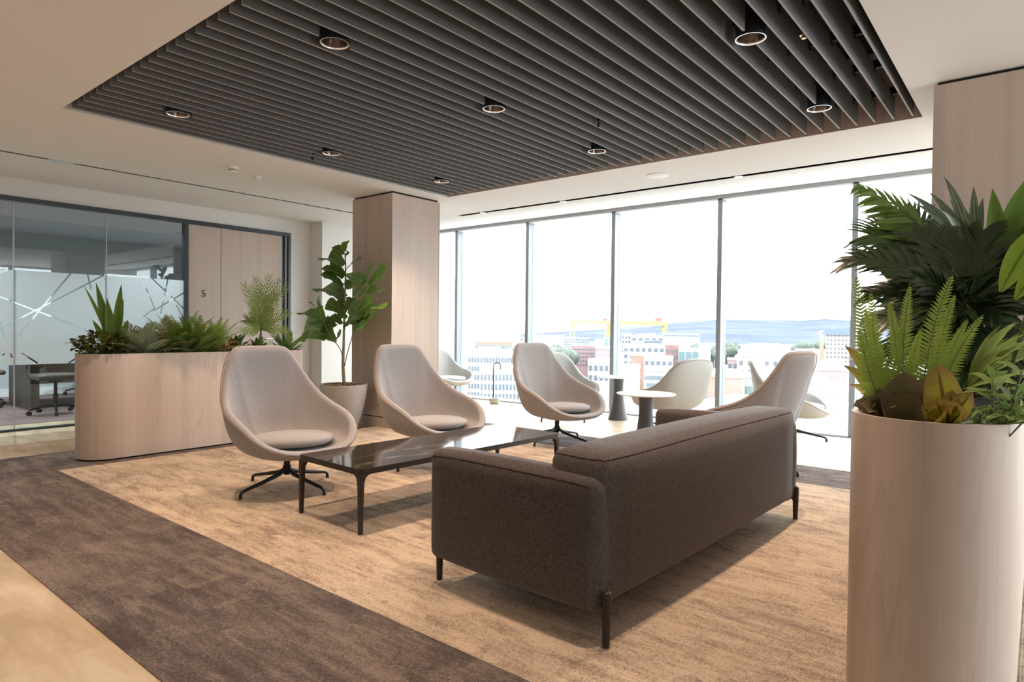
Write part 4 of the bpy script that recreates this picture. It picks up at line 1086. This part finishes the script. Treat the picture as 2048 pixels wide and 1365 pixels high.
def bmat(c): 
    key = 'b%s' % (c,)
    if key not in M: M[key] = plain('facade_%d' % len(M), c, .8, var=.05, vs=.3)
    return M[key]
M['ext_glass'] = plain('facade_glass', (.075, .09, .115), .5)
M['ext_teal'] = plain('facade_teal', (.075, .13, .14), .4)
M['ext_blue'] = plain('facade_blue', (.09, .125, .18), .5)
BL = []
def building(*a, **k): BL.append((a, k))
def make_building(label, x0, x1, yt, d, col, depth=20, rows=0, colsn=0, wm='ext_glass', roof=None, win=(.6, .5), band=None, topclr=None, name='building', zb=None, vis=None, zr0=None):
    a = atD(x0, yt, d); c = atD(x1, yt, d)
    ctr = (a+c)/2; ux = Vector((c.x-a.x, c.y-a.y, 0)); wd = ux.length; rz = math.atan2(ux.y, ux.x)
    top = ctr.z
    t = empty(name, label, 'building', (ctr.x, ctr.y, GZ), rz)
    h = top-GZ
    MB().box(-wd/2, wd/2, 0, depth, 0, h).build('wall', bmat(col), t)
    MB().box(-wd/2-.2, wd/2+.2, -.2, depth+.2, h-.6, h+.15).build('parapet', bmat(topclr or tuple(min(.85, v*1.15) for v in col)), t)
    if roof: MB().box(-wd*.3, wd*.25, depth*.2, depth*.8, h, h+roof).build('roof_plant', bmat((.24, .24, .25)), t)
    if band: MB().box(-wd*.48, wd*.48, -.15, 0, h-band[1], h-band[0]).build('glass_band', M[wm], t)
    if rows:
        vish = vis or min(h-1, 38)       # only the upper storeys rise into view
        ch = vish/rows; cw = wd/colsn; proto = None
        for r_ in range(rows):
            for k in range(colsn):
                if proto is None:
                    proto = MB().box(-cw*win[0]/2, cw*win[0]/2, -.25, .05, -ch*win[1]/2, ch*win[1]/2).build('window', M[wm], t); o = proto
                else:
                    o = proto.copy(); COL.objects.link(o)
                o.location = (-wd/2+cw*(k+.5), 0, h-1.2-ch*(r_+.5))
    return t
WH, CR, BR, PK, GY = (.30, .31, .32), (.30, .25, .20), (.27, .15, .115), (.26, .20, .20), (.19, .20, .22)
building('wide white office block with a fine window grid, left of the hooked rod', 936, 1026, 706, 260, WH, 40, 6, 15, 'ext_glass', 1.6, (.62, .55), vis=21)
building('low white office wing in front of the wide grid block', 960, 1040, 738, 200, WH, 18, 3, 11, 'ext_glass', None, (.55, .6), vis=9)
building('broad terracotta building with a long blue glass band', 950, 1024, 684, 620, BR, 40, 0, 0, 'ext_blue', None, band=(3.5, 7.5))
building('pale block peeping out beside the left window mullion', 884, 905, 700, 330, WH, 30, 4, 4, vis=16)
building('long pale harbour shed on the left horizon', 900, 1000, 669, 1700, WH, 60)
building('grey harbour shed beyond the terracotta building', 985, 1040, 672, 1500, (0.23, 0.24, 0.27), 50)
building('low pale warehouse under the left gantry crane', 1062, 1130, 671, 1400, WH, 50)
building('white apartment block with a grid of small windows', 1128, 1152, 675, 760, WH, 20, 5, 6, vis=14)
building('pale blue apartment block beside the white gridded one', 1154, 1178, 676, 760, (0.23, 0.26, 0.30), 20, 5, 5, vis=14)
building('slender teal glass block beside the third mullion', 1208, 1226, 676, 700, (0.20, 0.27, 0.29), 20, 4, 2, 'ext_teal', vis=14)
building('pink brick apartment block with white gridded windows', 1143, 1192, 692, 470, (0.23, 0.15, 0.15), 24, 5, 9, None or 'ext_glass', None, (.5, .45), vis=14)
building('brown roofed hall right of the pink brick block', 1190, 1226, 697, 430, (0.20, 0.17, 0.18), 30)
building('white low office with dark windows behind the tub chair', 1176, 1240, 722, 300, WH, 24, 2, 6, vis=9)
building('white tiered block right of the third mullion', 1243, 1262, 668, 640, WH, 30, 4, 3, vis=18)
building('white wide block below the yellow crane leg', 1262, 1328, 672, 620, WH, 40, 2, 5, vis=9, roof=2)
building('navy roofed low block in front of the white wide block', 1288, 1324, 682, 560, (0.11, 0.13, 0.17), 20)
building('huge pale curved roof arena under the hills', 1325, 1400, 668, 980, WH, 60, band=(2, 4), wm='ext_blue')
building('long white office row across the middle pane', 1246, 1330, 690, 430, WH, 30, 3, 7, vis=13)
building('red brown slat clad tower block', 1331, 1357, 691, 370, (0.19, 0.11, 0.10), 18, 3, 5, None or 'ext_glass', None, (.3, .6), vis=11)
building('teal glazed office block right of the slat clad one', 1357, 1398, 697, 360, (0.25, 0.27, 0.28), 20, 1, 3, 'ext_teal', None, (.8, .85), vis=9)
building('small white block right of the teal glazed office', 1398, 1422, 694, 380, WH, 18)
building('orange brick block in the middle pane', 1262, 1290, 711, 270, BR, 16)
building('white office with ribbon windows beside the orange brick block', 1288, 1346, 713, 262, WH, 16, 3, 5, vis=9)
building('white low unit below the orange brick block', 1243, 1280, 733, 230, WH, 16)
building('grey louvred rooftop unit near the turned tub chair', 1292, 1336, 738, 150, (0.20, 0.22, 0.23), 8, 3, 7, vis=5)
building('salmon brick block right of the fourth mullion', 1415, 1486, 752, 170, (0.24, 0.16, 0.13), 30)
building('small teal glass pavilion beside the salmon block', 1490, 1512, 752, 174, (0.23, 0.26, 0.26), 14, 1, 3, 'ext_teal', vis=6)
building('cream apartment block with dark square windows', 1474, 1560, 712, 300, CR, 24, 5, 5, vis=20, win=(.4, .45))
building('white upper block behind the cream apartments', 1476, 1600, 702, 330, WH, 24, 1, 7, vis=4, win=(.4, .5))
building('white rooftop storey above the cream apartments', 1520, 1560, 692, 345, WH, 20)
building('pink and grey terrace left of the cream apartments', 1455, 1476, 719, 360, PK, 20, 2, 2, vis=9)
building('tall cream hotel block with a grid of windows and curved blue roof', 1652, 1712, 665, 560, CR, 30, 11, 8, vis=36, win=(.45, .42))
building('plain cream stair tower at the left of the tall hotel', 1640, 1648, 662, 600, CR, 28)
building('pink walled low works building below the hotel', 1608, 1712, 740, 330, PK, 40)
building('pale rooftop plant row above the pink works building', 1640, 1690, 726, 350, WH, 20, 1, 6, vis=5)
building('pale low sheds on the right under the hills', 1590, 1648, 700, 700, WH, 40)
for i, (x0, x1, yt, d) in enumerate(((1100, 1140, 679, 1200), (1190, 1208, 680, 900), (1400, 1440, 688, 900), (1500, 1560, 688, 1100), (1448, 1474, 692, 900), (1570, 1620, 690, 1300))):
    building(('pale distant shed below the first crane', 'small pale shed behind the pink block', 'pale shed right of the arena', 'pale long shed beneath the hill slope', 'low pale terrace left of the cream block', 'farthest pale shed near the hotel')[i], x0, x1, yt, d, WH, 30)
# build them, none reaching back into the one behind
built = {}
for a, k in BL:
    x0, x1, d = a[1], a[2], a[4]; dep = a[6] if len(a) > 6 else k.get('depth', 20)
    for b, _ in BL:
        if b[4] > d and min(x1, b[2])-max(x0, b[1]) > -2: dep = min(dep, max(2.5, (b[4]-d)-4))
    a = list(a)
    if len(a) > 6: a[6] = dep
    else: k['depth'] = dep
    built[a[0]] = make_building(*a, **k)
hb = built['tall cream hotel block with a grid of windows and curved blue roof']
wdh = 60/F_*560
MB().add([(wdh*(-.5+k/10), y, 38+atD(1682, 665, 560).z+5.5*math.sin(PI*(.15+.5*k/10))-2.4) for k in range(11) for y in (-1, 12)]+[(wdh*(-.5+k/10), y, 36+atD(1682, 665, 560).z) for k in range(11) for y in (-1, 20)],
    [(2*k, 2*k+2, 2*k+3, 2*k+1) for k in range(10)]+[(22+2*k, 22+2*k+2, 2*k+2, 2*k) for k in range(10)]).build('curved_roof', M['ext_blue'], hb)
# gantry cranes
M['crane'] = plain('crane_yellow', (.33, .245, .10), .8)
def crane(label, xl, xr, yt, yb, d, th, cab=None):
    a = atD(xl, yt, d); c = atD(xr, yt, d+60); ux = Vector((c.x-a.x, c.y-a.y, 0)); wd = ux.length
    t = empty('gantry_crane', label, 'crane', ((a.x+c.x)/2, (a.y+c.y)/2, GZ), math.atan2(ux.y, ux.x)); h = (a.z+c.z)/2-GZ
    MB().box(-wd/2, wd/2, -4, 4, h-th, h).build('girder', M['crane'], t)
    for sx in (-1, 1):
        x = sx*(wd/2-3); b_ = MB()
        if sx > 0: b_.tube([(x-6, 0, 0), (x, 0, h-th)], [2.2, 5.5], 4)
        else: b_.tube([(x-9, 0, 0), (x, 0, h-th)], 1.8, 4); b_.tube([(x+9, 0, 0), (x, 0, h-th)], 1.8, 4)
        b_.build('leg', M['crane'], t)
    if cab: MB().box(wd*cab-5, wd*cab+5, -3, 3, h, h+6).build('trolley', bmat((.24, .1, .09)), t)
crane('pale yellow gantry crane, farther and left of the two', 1143, 1222, 642, 672, 1500, 6, .35)
crane('bright yellow gantry crane nearer, standing right of the third mullion', 1212, 1333, 642, 688, 1100, 8, .36)
# tree belts between the buildings
M['tree'] = plain('distant_foliage', (.085, .105, .085), 1, var=.4, vs=.2)
for i, (x0, x1, y, d, lab) in enumerate(((1100, 1134, 702, 440, 'hazy green trees left of the pink brick block'), (990, 1026, 697, 520, 'green trees before the terracotta building'), (1400, 1436, 694, 640, 'green trees left of the fourth mullion'), (1446, 1475, 690, 800, 'green trees right of the fourth mullion'), (1590, 1645, 686, 900, 'green trees left of the tall hotel'))):
    mb = MB(); A = atD(x0, y, d); B = atD(x1, y, d)
    for k in range(16):
        p = A.lerp(B, random.random()); rr = random.uniform(4, 8); z = p.z-random.uniform(2, 8)
        mb.lathe([(0, -rr), (rr*.7, -rr*.6), (rr, 0), (rr*.75, rr*.55), (0, rr)], 8, (p.x+random.uniform(-5, 5), p.y+random.uniform(-5, 5), z))
        mb.tube([(p.x, p.y, GZ), (p.x, p.y, z)], 1.0, 5)
    o = mb.build('tree_belt', M['tree'], smooth=180); tag(o, lab, 'trees', kind='stuff')

# railing and raking steel struts on the roof just below the right-hand panes
D_ = 48
A = atD(1590, 868, D_); B = atD(1712, 880, D_); ux = Vector((B.x-A.x, B.y-A.y, 0)); wl = ux.length; zt = atD(1650, 843, D_).z; z0_ = zt-1.1
rl = empty('roof_railing', 'pale steel railing with raking struts on the roof below the right window', 'railing', (A.x, A.y, z0_), math.atan2(ux.y, ux.x))
M['ext_steel'] = plain('pale_steel', (.16, .18, .21), .6)
mb = MB()
for k in range(9): mb.tube([(wl*k/8, 0, 0), (wl*k/8, 0, 1.1)], .03, 6)
mb.build('posts', M['ext_steel'], rl)
for z in (.05, .55, 1.1): MB().tube([(0, 0, z), (wl, 0, z)], .03, 6).build('handrail' if z > 1 else 'rail', M['ext_steel'], rl)
for k in (0, .35):
    MB().tube([(wl*(.28+k*.5), 1, 4.4-k*3), (wl*(.95+k*.1), -.6, -.2)], .07, 6).build('strut', M['ext_steel'], rl)
rf = MB().box(A.x-14, A.x+22, A.y-6, A.y+26, GZ, z0_).build('flat_roof', bmat(WH)); tag(rf, 'flat white roof carrying the pale railing below the right window', 'building')
